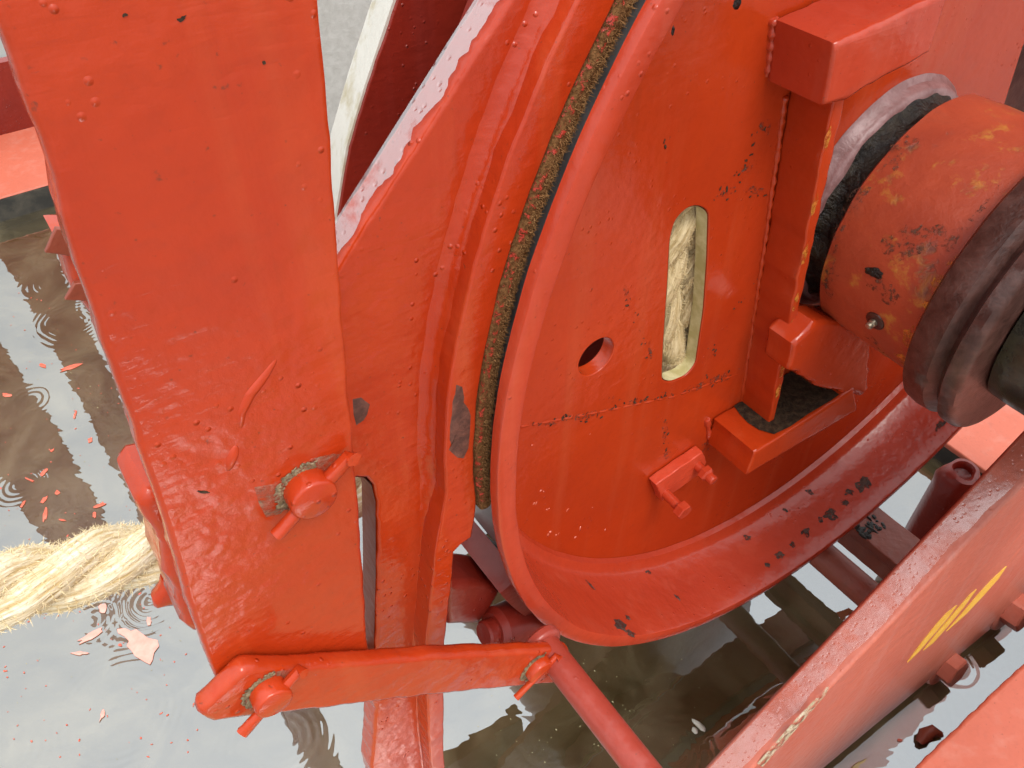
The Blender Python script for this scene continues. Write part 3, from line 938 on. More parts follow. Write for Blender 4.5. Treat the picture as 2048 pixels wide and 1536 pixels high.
# dog that drives the drum
kx = DD([(1588, 690), (1630, 645), (1742, 690), (1738, 776), (1722, 794), (1640, 778), (1580, 738)], -0.035)
plate('drive_dog', [kx[0], kx[1], (kx[2][0] - 0.01, kx[2][1] + 0.04), kx[2], kx[3], kx[4], kx[5], kx[6]], -0.068, -0.035, 'red_web', sh, bevel=0.005, wob=0.0018)
kk = DD([(1650, 778), (1688, 775), (1680, 838), (1655, 820)], -0.05)
plate('locking_tab', kk, -0.07, -0.05, 'grease', sh, bevel=0.002)
def cyl_pt(u, v, R):
    d = ray(u, v)
    o = CAM - C
    lo, hi = None, None
    dx, dz = d @ H, d @ Z
    ox, oz = o @ H, o @ Z
    a_, b_, c_ = dx * dx + dz * dz, 2 * (ox * dx + oz * dz), ox * ox + oz * oz - R * R
    t = (-b_ - math.sqrt(max(0, b_ * b_ - 4 * a_ * c_))) / (2 * a_)
    X = o + d * t
    return math.atan2(X @ Z, X @ H), X @ A
def slv_map(p, lift):
    t, s = p[0] / 0.1155, p[1]
    return C + (math.cos(t) * H + math.sin(t) * Z) * (0.1157 + lift) + A * s
def cblob(u, v, ru, rv, seed, jag=0.4, rot=0):
    t, s = cyl_pt(u, v, 0.1157)
    return blob_outline(t * 0.1155, s, ru, rv, rot, 20, jag, seed)
patch_mesh('black_mark', [cblob(1748, 545, 0.0045, 0.0085, 1, 0.25, 0.3)], slv_map, 'grease', slv, 0.0006)
patch_mesh('yellow_undercoat', [cblob(1850, 620, 0.02, 0.011, 2, 0.5), cblob(1825, 680, 0.016, 0.010, 3, 0.5), cblob(1805, 720, 0.012, 0.010, 5, 0.4), cblob(1880, 560, 0.02, 0.006, 6, 0.5)], slv_map, 'orange_wear', slv, 0.0003, 'stuff')
patch_mesh('grime', [cblob(1815, 480, 0.018, 0.016, 11, 0.6), cblob(1850, 520, 0.014, 0.012, 12, 0.6), cblob(1895, 470, 0.016, 0.010, 13, 0.6), cblob(1960, 400, 0.02, 0.012, 14, 0.5), cblob(1660, 560, 0.03, 0.007, 15, 0.5), cblob(1700, 420, 0.03, 0.006, 16, 0.5), cblob(1745, 690, 0.02, 0.02, 17, 0.5), cblob(1690, 660, 0.016, 0.014, 18, 0.5), cblob(1780, 590, 0.012, 0.02, 19, 0.5), cblob(1800, 300, 0.02, 0.008, 20, 0.5)], slv_map, 'smear_thin', slv, 0.0004, 'stuff')
tn, sn = cyl_pt(1750, 642, 0.1157)
npos = C + (math.cos(tn) * H + math.sin(tn) * Z) * 0.114 + A * sn
nd = math.cos(tn) * H + math.sin(tn) * Z
nip = lathe('grease_nipple_seat', [(0, 0.0095), (0.0025, 0.009), (0.0035, 0.0065), (0.0035, 0)], 'collar', sh, 24, npos, nd, 0.0004, cap=False)
lathe('grease_nipple', [(0.002, 0.0038), (0.006, 0.0036), (0.007, 0.0025), (0.0085, 0.0034), (0.0105, 0.0028), (0.0115, 0)], 'nipple', nip, 18, npos, nd, cap=False)

# ================================================================== brake band
band = empty('brake_band', W(-0.53, -0.5, -0.05), 'red brake band with brown lining hugging the left of the drum', 'brake band')
SB = -0.022
T0, T1 = math.radians(118), math.radians(184.5)
R_IN, R_OUT = 0.5030, 0.5255
# strap: curved head and straight leg
arc_out = [(R_OUT * math.cos(t), R_OUT * math.sin(t)) for t in np.linspace(T0, math.radians(180), 60)]
arc_in = [(R_IN * math.cos(t), R_IN * math.sin(t)) for t in np.linspace(math.radians(184.5), T0, 60)]
leg_l = [D(872, 1100, SB), D(852, 1290, SB), (D(852, 1290, SB)[0] - 0.012, -0.35), (D(852, 1290, SB)[0] - 0.02, -0.6)]
leg_r = [(D(890, 1290, SB)[0] - 0.024, -0.6), (D(890, 1290, SB)[0] - 0.012, -0.35), D(890, 1290, SB), D(906, 1150, SB), D(909, 1105, SB), D(925, 1088, SB), D(945, 1074, SB)]
strap = plate('strap', arc_out + leg_l + leg_r + arc_in[1:], -0.078, SB, 'red', band, bevel=0.002, wob=0.0005, step=0.005)
# lug plate with its slot, set back from the strap edge
SLUG = -0.041
top = [(1062, -66), (1020, 0), (693, 510), (640, 592)]
lug_out = DD(top, SLUG) + [D(640, 900, SLUG), D(640, 1180, SLUG), D(752, 1420, SLUG), D(742, 1536, SLUG), (D(742, 1536, SLUG)[0] - 0.01, -0.6)]
xr = D(858, 1290, SLUG)[0]
lug_out += [(xr - 0.005, -0.6), (xr - 0.004, -0.35), (xr + 0.002, -0.17), (-0.523, -0.03)] + [(0.5185 * math.cos(t), 0.5185 * math.sin(t)) for t in np.linspace(math.radians(179), math.radians(140), 24)]
lslot = DD([(700, 965), (714, 956), (733, 958), (748, 973), (756, 1006), (756, 1152), (752, 1292), (752, 1335), (700, 1335)], SLUG)
lug = plate('lug_plate', lug_out, SLUG - 0.022, SLUG, 'red', band, bevel=0.003, holes=[lslot], wob=0.0008)
e_a, e_b = np.array(D(1062, -66, SLUG)), np.array(D(650, 577, SLUG))
e_n = np.array([-(e_b - e_a)[1], (e_b - e_a)[0]]); e_n /= np.linalg.norm(e_n)
if e_n[1] < 0: e_n = -e_n
e_a, e_b = e_a + e_n * 0.0013, e_b + e_n * 0.0013
grid_strip('rain_film', W(*e_a, SLUG - 0.001), W(*e_b, SLUG - 0.001), W(*e_a, SLUG - 0.0205), W(*e_b, SLUG - 0.0205), 70, 'film', lug, 0.3)
wall_ring('slot_edge', lslot, SLUG - 0.021, SLUG - 0.002, 'rust_bar', lug, 0.0008)
# weld fillet between lug and strap
fil = [np.array(p) for p in [(0.5245 * math.cos(t), 0.5245 * math.sin(t)) for t in np.linspace(math.radians(140), math.radians(180), 50)]] + [np.array(D(868, 1100, SLUG + 0.004)), np.array(D(850, 1290, SLUG + 0.004)), np.array((D(850, 1290, SLUG)[0] - 0.011, -0.35)), np.array((D(850, 1290, SLUG)[0] - 0.018, -0.58))]
fp = []
for i in range(len(fil) - 1):
    m_ = max(1, int(np.linalg.norm(fil[i + 1] - fil[i]) / 0.006))
    for j in range(m_):
        fp.append(fil[i] + (fil[i + 1] - fil[i]) * j / m_)
fv, ff = [], []
for i, p in enumerate(fp):
    tg = fp[min(i + 1, len(fp) - 1)] - fp[max(i - 1, 0)]
    nn = np.array([-tg[1], tg[0]]); nn /= np.linalg.norm(nn)
    if nn @ (-p) > 0: nn = -nn                     # points away from the drum
    wv = 1 + 0.10 * mnoise.noise(Vector((p[0] * 60, p[1] * 60, 0))) + 0.06 * mnoise.noise(Vector((p[0] * 300, p[1] * 300, 4)))
    for k in range(7):
        t = k / 6 * math.pi / 2
        # concave quarter fillet between strap side and lug face
        R_ = 0.0125 * wv
        fv.append(W(*(p + nn * (R_ - R_ * math.cos(math.pi / 2 - t) if False else R_ * (1 - math.sin(t)))), SLUG - 0.0004 + R_ * (1 - math.cos(t))))
for i in range(len(fp) - 1):
    for k in range(6):
        a0 = i * 7 + k
        ff.append((a0, a0 + 7, a0 + 8, a0 + 1))
from_data('weld_fillet', fv, ff, 'red', lug, True, 60)
# lining
lathe('lining', [(-0.076, 0.4875), (-0.076, 0.5018), (SB - 0.001, 0.5018), (SB + 0.0006, 0.5008), (SB + 0.0014, 0.498), (SB + 0.0012, 0.4945), (SB - 0.0002, 0.4925), (SB - 0.003, 0.491), (SB - 0.008, 0.490), (-0.076, 0.4875)], 'lining', band, n=1100, arc=(T0, math.radians(184.2)), wob=0.0016, angle=80)
rts = []
for _ in range(9000):
    t = rng.uniform(math.radians(138), math.radians(184))
    r = rng.uniform(0.4912, 0.4985)
    e = math.cos(t) * H + math.sin(t) * Z
    tg = -math.sin(t) * H + math.cos(t) * Z
    rts.append((C + e * r + A * (SB + 0.0008 - 0.5 * max(0, 0.494 - r)), A * 0.8 - e * 0.55, tg))
fuzz('lining_fibres', rts, 'fibre', band, 0.0008, 0.0026, 0.00022, 5)
# thin stripe of red paint brushed on the edge of the lining
lathe('painted_edge', [(SB - 0.001, 0.5021), (SB + 0.0014, 0.5012), (SB + 0.0021, 0.4998), (SB + 0.0021, 0.4985)], 'red_flecked', band, n=900, arc=(T0, math.radians(183)), wob=0.0012, cap=False)
# rust chips on strap and lug
patch_mesh('rust_chip', [DD([(912, 763), (925, 768), (929, 790), (927, 800), (938, 815), (943, 830), (941, 870), (938, 900), (934, 908), (928, 921), (915, 920), (906, 912), (896, 903), (902, 895), (898, 880), (899, 850), (903, 825), (904, 800), (910, 782)], SB)], plane_map(SB), 'rust', strap, 0.0004)
patch_mesh('rust_chip', [DD([(704, 797), (722, 793), (730, 800), (741, 808), (735, 830), (728, 842), (712, 853), (706, 830)], SLUG)], plane_map(SLUG), 'rust', lug, 0.0004)
# lower half of the band with its end lug
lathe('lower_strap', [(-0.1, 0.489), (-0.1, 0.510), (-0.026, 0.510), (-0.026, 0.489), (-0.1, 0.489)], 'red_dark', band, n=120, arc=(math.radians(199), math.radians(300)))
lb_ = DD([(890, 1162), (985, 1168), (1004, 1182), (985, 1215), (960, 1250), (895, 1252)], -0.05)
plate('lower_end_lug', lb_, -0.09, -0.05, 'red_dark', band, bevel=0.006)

rl = empty('band_roller', W(*D(1040, 1250, -0.03), -0.03), 'short dark red roller wedged under the left of the drum', 'roller')
rc = W(*D(985, 1262, -0.035), -0.035)
rd = W(*D(1075, 1225, -0.035), -0.035) - rc
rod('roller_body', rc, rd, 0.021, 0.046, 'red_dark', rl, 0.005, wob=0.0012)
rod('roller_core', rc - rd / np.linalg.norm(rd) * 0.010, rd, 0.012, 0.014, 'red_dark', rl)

# ================================================================== lever plate on the left
lev = empty('brake_lever', W(-0.64, -0.05, 0.0), 'broad glossy red lever plate in the left foreground', 'lever plate')
SP = 0.020
left_e = [(-75, -140), (0, 70), (84, 281), (158, 540), (200, 676), (253, 816), (299, 957), (352, 1119), (387, 1242), (429, 1348), (446, 1392)]
right_e = [(748, 1352), (738, 1298), (735, 1242), (724, 1066), (716, 957), (707, 852), (703, 799), (684, 570), (679, 492), (668, 316), (640, 0), (628, -140)]
lo = DD(left_e + right_e, SP)
lever_front = plate('plate', lo, 0.008, SP, 'red', lev, bevel=0.003, wob=0.0006)
lo2 = [(x + (0.0012 if i < len(left_e) else 0.003), z) for i, (x, z) in enumerate(lo)]
plate('backing_plate', lo2, -0.003, 0.0062, 'red', lev, bevel=0.0025, wob=0.0012)
# stepped boss block that shows past the left edge
bb = DD([(330, 945), (283, 945), (262, 968), (275, 1010), (296, 1062), (304, 1075), (330, 1150), (352, 1225), (372, 1240), (420, 1245), (480, 1000)], -0.016)
plate('boss_block', bb, -0.042, -0.0045, 'red', lev, bevel=0.006, wob=0.002)
bk = DD([(345, 1205), (326, 1240), (335, 1256), (378, 1252), (400, 1215)], -0.03)
plate('boss_tail', bk, -0.055, -0.0435, 'red', lev, bevel=0.004, wob=0.002)
# drips and runs in the paint
def drip(name, pxs, r, parent, s, mat='red'):
    path = []
    for i in range(len(pxs) - 1):
        for j in range(8):
            t = j / 8
            path.append(W(*D(pxs[i][0] * (1 - t) + pxs[i + 1][0] * t, pxs[i][1] * (1 - t) + pxs[i + 1][1] * t, s), s - r * 0.45))
    k = len(path)
    rr = [r * (0.25 + 0.75 * math.sin(math.pi * (i + 0.6) / (k + 0.6)) ** 0.6) for i in range(k)]
    v, f, uv = tube_data(path, rr, 10)
    return from_data(name, v, f, mat, parent, True, 80, uv)
drip('paint_run', [(556, 715), (530, 752), (500, 790), (484, 825), (482, 862)], 0.0028, lever_front, SP)
drip('paint_run', [(472, 890), (465, 915), (455, 945)], 0.003, lever_front, SP)

patch_mesh('tar_spots', [DD(blob_outline(364, 38, 10, 5, -0.5, 14, 0.5, 91), SP), DD(blob_outline(250, 30, 6, 4, -0.5, 12, 0.4, 92), SP), DD(blob_outline(528, 125, 4, 4, 0, 12, 0.3, 93), SP), DD(blob_outline(408, 984, 14, 3, 0.1, 12, 0.5, 94), SP)], plane_map(SP), 'grease_dry', lever_front, 0.0003, 'stuff')
def pin_set(parent, s, cu, cv, rpx, s_end, cot, rcot):
    c = D(cu, cv, s_end)
    us = [proj(W(c[0] + math.cos(t), c[1] + math.sin(t), s_end) * 0.01 + W(c[0], c[1], s_end) * 0.99)[0] for t in np.linspace(0, 6.283, 80)]
    rx = 0.01 * rpx / ((max(us) - min(us)) / 2)
    pin = rod('pin', W(c[0], c[1], s - 0.012), A, rx, s_end - s + 0.012, 'red', parent, 0.0013, 48, 0.0005)
    (u0, v0), (u1, v1) = cot
    p0, p1 = D(u0, v0, s + 0.007), D(u1, v1, s + 0.007)
    pa = W(*p0, s + 0.005)
    pb = W(*p1, s + 0.007)
    dd = (pb - pa) / np.linalg.norm(pb - pa)
    path = [pa - dd * 0.001 + A * 0.004, pa, pa * 0.66 + pb * 0.34, pa * 0.33 + pb * 0.67, pb - dd * 0.003, pb]
    tube('split_pin', path, rcot, 'red', pin, 14, rough=0.0012)
    # ring of old grease round the pin
    crb = []
    for _ in range(160):
        t = rng.uniform(math.radians(60), math.radians(265))
        rr = rx * (1.0 + 0.35 * rng.random() ** 2)
        crb.append((W(c[0] + rr * math.cos(t), c[1] + rr * math.sin(t), s + 0.0005) , A))
    crumbs('grease_collar', crb, 'grease_tan', pin, 0.0005, 0.0016, 'stuff', int(cu))
    return pin
pin_set(lever_front, SP, 632, 1003, 46, 0.031, ((702, 918), (552, 1070)), 0.0036)
patch_mesh('grease_smear', [DD([(505, 975), (545, 968), (580, 945), (625, 915), (668, 905), (700, 908), (690, 930), (640, 948), (598, 968), (572, 1000), (560, 1030), (530, 1038), (515, 1010)], SP)], plane_map(SP), 'smear', lever_front, 0.0008)

# ================================================================== link bar
SL = 0.0335
link = empty('brake_link', W(*D(760, 1400, SL), SL), 'red link bar bolted across the foot of the lever plate', 'link bar')
lk = DD([(398, 1437), (402, 1424), (478, 1350), (496, 1340), (640, 1333), (886, 1312), (1097, 1302), (1140, 1300), (1150, 1322), (1128, 1362), (1110, 1370), (1027, 1377), (851, 1394), (640, 1421), (545, 1432), (428, 1447)], SL)
bar = plate('bar', lk, 0.0212, SL, 'red', link, bevel=0.004, wob=0.0008)
pin_set(bar, SL, 551, 1410, 37, SL + 0.011, ((603, 1345), (484, 1466)), 0.0031)
pin_set(bar, SL, 1086, 1348, 24, SL + 0.008, ((1116, 1316), (1032, 1396)), 0.0027)
patch_mesh('grease_smear', [DD([(480, 1405), (505, 1365), (545, 1345), (590, 1338), (600, 1350), (560, 1368), (520, 1398), (500, 1425)], SL)], plane_map(SL), 'smear', bar, 0.0006)

# round pivot rod running towards the viewer under the link end
pr_ = empty('pivot_rod', W(-0.472, -0.18, 0.1), 'round red rod running from the link end towards the bottom edge', 'rod')
rod('rod', W(-0.471, -0.193, 0.02), A, 0.0122, 0.42, 'rod_red', pr_, wob=0.0006)
rod('rod_eye', W(-0.471, -0.193, 0.012), A, 0.017, 0.010, 'rod_red', pr_)

# ================================================================== rear cheek plate with bare white edge
chk = empty('cheek_plate', W(-0.42, -0.7, -0.31), 'dark red plate with flaking white edge behind the brake band', 'plate')
sc_ = -0.30
co_ = [D(830, -130, sc_), D(795, 0, sc_), D(737, 172, sc_), D(700, 295, sc_), D(677, 430, sc_), (D(677, 430, sc_)[0] - 0.015, -0.03), (D(677, 430, sc_)[0], -0.25), (-0.25, -0.25), (-0.2, 0.3)]
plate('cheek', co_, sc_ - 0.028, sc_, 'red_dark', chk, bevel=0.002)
edge = [np.array(p) for p in co_[:6]]
ev, ef = [], []
for i, p in enumerate(edge):
    nn = np.array([-0.9, 0.42])
    for s_ in (sc_ - 0.030, sc_ - 0.002):
        ev.append(W(*(p + nn * 0.0022), s_))
    for s_ in (sc_ - 0.002, sc_ - 0.030):
        ev.append(W(*(p - nn * 0.001), s_))
for i in range(len(edge) - 1):
    for k in range(4):
        ef.append((i * 4 + k, i * 4 + (k + 1) % 4, (i + 1) * 4 + (k + 1) % 4, (i + 1) * 4 + k))
from_data('worn_edge', ev, ef, 'white_old', chk, True, 40)

# ================================================================== rope
rp = empty('mooring_rope', W(-0.72, -0.02, -0.12), 'frayed pale manila rope leading out to the left and wound behind the drum web', 'rope')
def helix_path(base, r, turns_per_m, phase, n_per=1):
    out = []
    L = 0
    prev = None
    for i, p in enumerate(base):
        d = base[min(i + 1, len(base) - 1)] - base[max(i - 1, 0)]
        d /= np.linalg.norm(d)
        u, v, _ = frame_of(d)
        if i: L += np.linalg.norm(base[i] - base[i - 1])
        t = phase + 2 * math.pi * turns_per_m * L
        out.append(p + r * (math.cos(t) * u + math.sin(t) * v))
    return out
ra, rb_ = np.array([*D(0, 1183, -0.1), -0.1]), np.array([*D(305, 1098, -0.11), -0.11])
dirr = (rb_ - ra) / np.linalg.norm(rb_ - ra)
base = [W(*(ra + dirr * t)) for t in np.arange(-0.35, 0.30, 0.004)]
RR = 0.0205
roots = []
strands = []
for k in range(3):
    hp = helix_path(base, RR * 0.52, -7.0, 2 * math.pi * k / 3)
    v, f, uv = tube_data(hp, RR * 0.56, 18, rough=0.0012)
    strands.append(from_data('strand', v, f, 'rope', rp, True, 80, uv))
    for _ in range(7500):
        i = rng.randrange(40, len(hp) - 45)
        d = hp[i + 1] - hp[i]
        d /= np.linalg.norm(d)
        u, w_, _ = frame_of(d)
        t = rng.uniform(0, 6.283)
        nn = math.cos(t) * u + math.sin(t) * w_
        roots.append((hp[i] + nn * RR * 0.55, nn, d))
fuzz('rope_fuzz', roots, 'rope_fuzz', rp, 0.0012, 0.0042, 0.00024, 8)
# wraps on the barrel, seen through the slot
roots = []
for wi, (s_, r_) in enumerate(((-0.129, 0.242), (-0.128, 0.207), (-0.130, 0.178), (-0.168, 0.215))):
    base_t = np.linspace(math.radians(90), math.radians(300), 260)
    bp_ = [C + (math.cos(t) * H + math.sin(t) * Z) * r_ + A * (s_) for t in base_t]
    for k in range(3):
        hp = helix_path(bp_, RR * 0.52, 7.0, 2 * math.pi * k / 3 + wi)
        v, f, uv = tube_data(hp, RR * 0.66, 14, rough=0.0018)
        from_data('strand', v, f, 'rope_dim', rp, True, 80, uv)
        if wi < 2:
            for _ in range(5200):
                i = rng.randrange(80, 200)
                d = hp[i + 1] - hp[i]; d /= np.linalg.norm(d)
                u, w_, _ = frame_of(d)
                t = rng.uniform(0, 6.283)
                nn = math.cos(t) * u + math.sin(t) * w_
                roots.append((hp[i] + nn * RR * 0.63, nn, d))
fuzz('rope_fuzz', roots, 'fuzz_dim', rp, 0.002, 0.006, 0.0003, 9)

# ================================================================== foundation beam, right
fb = empty('foundation_beam', W(0.0, -0.72, 0.16), 'salmon red foundation beam with yellow paint stroke at lower right', 'beam')
ST = 0.150
bt0, bt1 = D(1514, 1530, ST), D(2010, 1010, ST)
slope = (bt1[1] - bt0[1]) / (bt1[0] - bt0[0])
def top_at(x): return bt0[1] + slope * (x - bt0[0])
# front face leans out a little towards its foot
f0 = np.array([*bt0, ST]); f1 = np.array([*bt1, ST])
g0w, g1w = G(1630, 1536, 0.03), G(2048, 1214, 0.03)
g0 = np.array([(g0w - C) @ H, (g0w - C) @ Z, (g0w - C) @ A]); g1 = np.array([(g1w - C) @ H, (g1w - C) @ Z, (g1w - C) @ A])
g_dir = (g1 - g0) / (g1[0] - g0[0]); t_dir = (f1 - f0) / (f1[0] - f0[0])
xa, xb = -0.42, 0.30
TA, TB = f0 + t_dir * (xa - f0[0]), f0 + t_dir * (xb - f0[0])
gm = (g0 + g1) / 2
n_pl = np.cross(TB - TA, gm - TA)
def foot(x):
    z_ = gm[1]
    return np.array([x, z_, TA[2] - (n_pl[0] * (x - TA[0]) + n_pl[1] * (z_ - TA[1])) / n_pl[2]])
GA, GB = foot(xa + 0.22), foot(xb + 0.30)
th = 0.034
def beam_mesh():
    N = 40
    v, f = [], []
    for i in range(N + 1):
        t = i / N
        T_, G_ = TA + (TB - TA) * t, GA + (GB - GA) * t
        wv = 0.0009 * mnoise.noise(Vector((t * 40, 0, 0)))
        b_ = 0.004
        fr_d = (G_ - T_) / np.linalg.norm(G_ - T_)
        ring = [G_, T_ + fr_d * b_, T_ + fr_d * b_ * 0.3 + np.array([0, 0, -b_ * 0.3]), T_ + np.array([0, 0, -b_]), T_ + np.array([0, 0, -th + b_]), T_ + np.array([0, 0, -th]) + fr_d * b_, G_ + np.array([0, 0, -th])]
        for j, p in enumerate(ring):
            q = W(*p)
            if j in (1, 2, 3, 4): q = q + Z * wv
            v.append(q)
    for i in range(N):
        for j in range(7):
            f.append((i * 7 + j, i * 7 + (j + 1) % 7, (i + 1) * 7 + (j + 1) % 7, (i + 1) * 7 + j))
    f += [tuple(range(7)), tuple(N * 7 + k for k in range(6, -1, -1))]
    me = bpy.data.meshes.new('web_plate')
    me.from_pydata([tuple(map(float, p)) for p in v], [], f)
    bm = bmesh.new(); bm.from_mesh(me); bmesh.ops.recalc_face_normals(bm, faces=bm.faces); bm.to_mesh(me); bm.free()
    return finish('web_plate', me, 'salmon', fb, True, 50, weighted=True)
wp = beam_mesh()
up_ = np.array([0, 0.0022, 0])
grid_strip('rain_film', W(*(TA + up_ + np.array([0, 0, -0.004]))), W(*(TB + up_ + np.array([0, 0, -0.004]))), W(*(TA + up_ + np.array([0, 0, -th + 0.004]))), W(*(TB + up_ + np.array([0, 0, -th + 0.004]))), 90, 'film_thin', wp, 0.2, True)
nrm = np.cross(TB - TA, GA - TA)
nW = np.cross(W(*TB) - W(*TA), W(*GA) - W(*TA)); nW /= np.linalg.norm(nW)
if nW @ A < 0: nW = -nW
def beam_pt(u, v, lift=0.0):
    d = ray(u, v)
    t = ((W(*TA) - CAM) @ nW) / (d @ nW)
    return CAM + d * t + nW * lift
def bpatch(name, loops, mat, lift=0.0012):
    me_v, me_f = [], []
    for lp in loops:
        b0 = len(me_v)
        k = len(lp)
        c = np.mean(np.array(lp), axis=0)
        me_v.append(beam_pt(c[0], c[1], lift))
        for p in lp: me_v.append(beam_pt(p[0], p[1], lift * 0.8))
        for p in lp: me_v.append(beam_pt(p[0], p[1], -0.001))
        for i in range(k):
            j = (i + 1) % k
            me_f.append((b0, b0 + 1 + i, b0 + 1 + j))
            me_f.append((b0 + 1 + i, b0 + 1 + k + i, b0 + 1 + k + j, b0 + 1 + j))
    return from_data(name, me_v, me_f, mat, wp, True, 30)
bpatch('yellow_stroke', [[(1814, 1324), (1840, 1288), (1872, 1248), (1892, 1226), (1913, 1210), (1890, 1240), (1864, 1270), (1836, 1303)]], 'yellow')
bpatch('yellow_stroke', [[(1846, 1300), (1876, 1262), (1910, 1222), (1938, 1190), (1952, 1178), (1926, 1214), (1894, 1252), (1866, 1284)]], 'yellow')
bpatch('yellow_stroke', [[(1892, 1262), (1922, 1228), (1954, 1190), (1984, 1158), (2012, 1132), (1996, 1156), (1966, 1190), (1930, 1228)]], 'yellow')
bpatch('scraped_edge', [[(1516, 1528), (1560, 1478), (1600, 1432), (1640, 1392), (1658, 1372), (1650, 1388), (1612, 1432), (1570, 1482), (1524, 1532)]], 'cream_flecked')
for k, (u, v, sc1) in enumerate(((1892, 1330, 1.9), (2022, 1215, 2.2))):
    p = beam_pt(u, v, 0.0) - nW * 0.004
    bo = lathe('bolt', [(0, 0), (0, 0.012 * sc1), (0.004, 0.0125 * sc1), (0.012 * sc1, 0.0125 * sc1), (0.013 * sc1, 0.011 * sc1), (0.013 * sc1, 0)], 'salmon', fb, 6, p, nW + Z * 0.15, angle=25)
    lathe('washer', [(0, 0), (0, 0.02 * sc1), (0.004, 0.019 * sc1), (0.0055, 0.0)], 'salmon', bo, 30, p, nW + Z * 0.15)

# hatch plate in the lower right corner
hp_ = empty('hatch_plate', W(0.2, -0.62, 0.35), 'faded salmon hatch plate in the lower right corner', 'hatch plate')
HZ = 0.16
e0, e1 = G(1828, 1536, HZ), G(2048, 1328, HZ)
se = (e0 - C) @ A
plate('top_plate', [(-0.35, se), (0.7, se), (0.7, 0.62), (-0.35, 0.62)], HZ - 0.014, HZ, 'salmon_flat', hp_, bevel=0.004, axes=(H, A, Z), origin=np.array([C[0], C[1], 0.0]), wob=0.0012)
plate('side_wall', [(-0.34, se + 0.012), (0.69, se + 0.012), (0.69, 0.61), (-0.34, 0.61)], -0.02, HZ - 0.0142, 'rust_bar', hp_, bevel=0.002, axes=(H, A, Z), origin=np.array([C[0], C[1], 0.0]))
drp = []

# bars lying across the foundation behind the beam
rbz = -0.572
rb = empty('round_bar', W(0.067, rbz, 0.05), 'rusty dark red round bar between the drum and the beam', 'bar')
rod('bar', W(0.067, rbz, -0.5), A, 0.021, 0.62, 'rust_bar', rb, wob=0.0006)
flb = empty('flat_bar', W(0.172, rbz, 0.05), 'rusty brown flat bar between the drum and the beam', 'bar')
plate('bar', [(0.140, -0.5), (0.205, -0.5), (0.205, 0.13), (0.140, 0.13)], C[2] + rbz - 0.016, C[2] + rbz, 'rust_bar', flb, bevel=0.002, axes=(H, A, Z), origin=np.array([C[0], C[1], 0.0]))
plate('web', [(0.150, -0.5), (0.160, -0.5), (0.160, 0.13), (0.150, 0.13)], 0.09, C[2] + rbz - 0.0162, 'rust_bar', flb, bevel=0.002, axes=(H, A, Z), origin=np.array([C[0], C[1], 0.0]))
crumbs('grease_lumps', [(W(0.160 + rng.uniform(-0.02, 0.025), rbz + 0.0005, -0.02 + rng.uniform(-0.03, 0.02)), Z) for _ in range(40)], 'grease', flb, 0.002, 0.006)

# foundation pad and open pipe
fp_ = empty('foundation_pad', W(0.8, -0.72, -0.1), 'flat salmon red foundation pad behind the drum at the right', 'pad')
PZ = 0.05
px0 = (G(1930, 912, PZ) - C) @ H
plate('pad_top', [(px0, -0.5), (px0 + 0.6, -0.5), (px0 + 0.6, 0.15), (px0, 0.15)], PZ - 0.012, PZ, 'salmon_flat', fp_, bevel=0.003, axes=(H, A, Z), origin=np.array([C[0], C[1], 0.0]))
plate('pad_side', [(px0 + 0.006, -0.49), (px0 + 0.59, -0.49), (px0 + 0.59, 0.14), (px0 + 0.006, 0.14)], -0.02, PZ - 0.0122, 'black', fp_, bevel=0.002, axes=(H, A, Z), origin=np.array([C[0], C[1], 0.0]))
vp = empty('open_pipe', G(1900, 1010, 0.0), 'dark red upright pipe with a ragged open top beside the beam', 'pipe')
vz = 0.17
vc = G(1928, 942, vz); vc[2] = 0
lathe('pipe', [(-0.02, 0.034), (vz - 0.04, 0.031), (vz - 0.02, 0.0305), (vz - 0.008, 0.029), (vz - 0.001, 0.025), (vz + 0.001, 0.019), (vz - 0.003, 0.0155), (vz - 0.012, 0.0145), (vz - 0.02, 0.0)], 'red_dark', vp, 50, vc, Z, 0.007, cap=False)

# finned fairlead that shows past the lever plate on the far left
fl = empty('finned_guide', W(*D(150, 560, -0.32), -0.32), 'salmon red finned rope guide peeking past the lever plate edge', 'rope guide')
s_f = -0.32
plate('body', DD([(112, 478), (125, 500), (150, 590), (185, 640), (300, 640), (300, 478)], s_f), s_f - 0.05, s_f, 'red', fl, bevel=0.012)
plate('fin', DD([(112, 455), (92, 503), (150, 512), (150, 460)], s_f + 0.004), s_f + 0.001, s_f + 0.006, 'rust_bar', fl, bevel=0.001)
plate('fin', DD([(147, 565), (130, 598), (190, 602), (190, 560)], s_f + 0.004), s_f + 0.001, s_f + 0.006, 'rust_bar', fl, bevel=0.001)
plate('leg', [(D(200, 600, s_f)[0], -0.74), (D(200, 600, s_f)[0] + 0.05, -0.74), (D(200, 600, s_f)[0] + 0.05, D(200, 600, s_f)[1]), (D(200, 600, s_f)[0], D(200, 600, s_f)[1])], s_f - 0.045, s_f - 0.01, 'red_dark', fl)

lf = empty('debris', G(1858, 1472, 0.0), 'dark curled scrap lying in the water beside the hatch plate', 'debris')
v_, f_, u_ = tube_data([G(1838, 1485, 0.004), G(1850, 1470, 0.010), G(1866, 1462, 0.010), G(1885, 1468, 0.004)], [0.004, 0.009, 0.008, 0.003], 10, rough=0.004)
from_data('scrap', v_, f_, 'rust_bar', lf, True, 60, u_)
bb_ = empty('bubble', G(1394, 1456, 0.0), 'pale foam bubble on the brown water below the drum', 'bubble')
crumbs('foam', [(G(1390, 1460, 0.001), Z), (G(1400, 1452, 0.001), Z)], 'white_drop', bb_, 0.006, 0.008, None, 4)
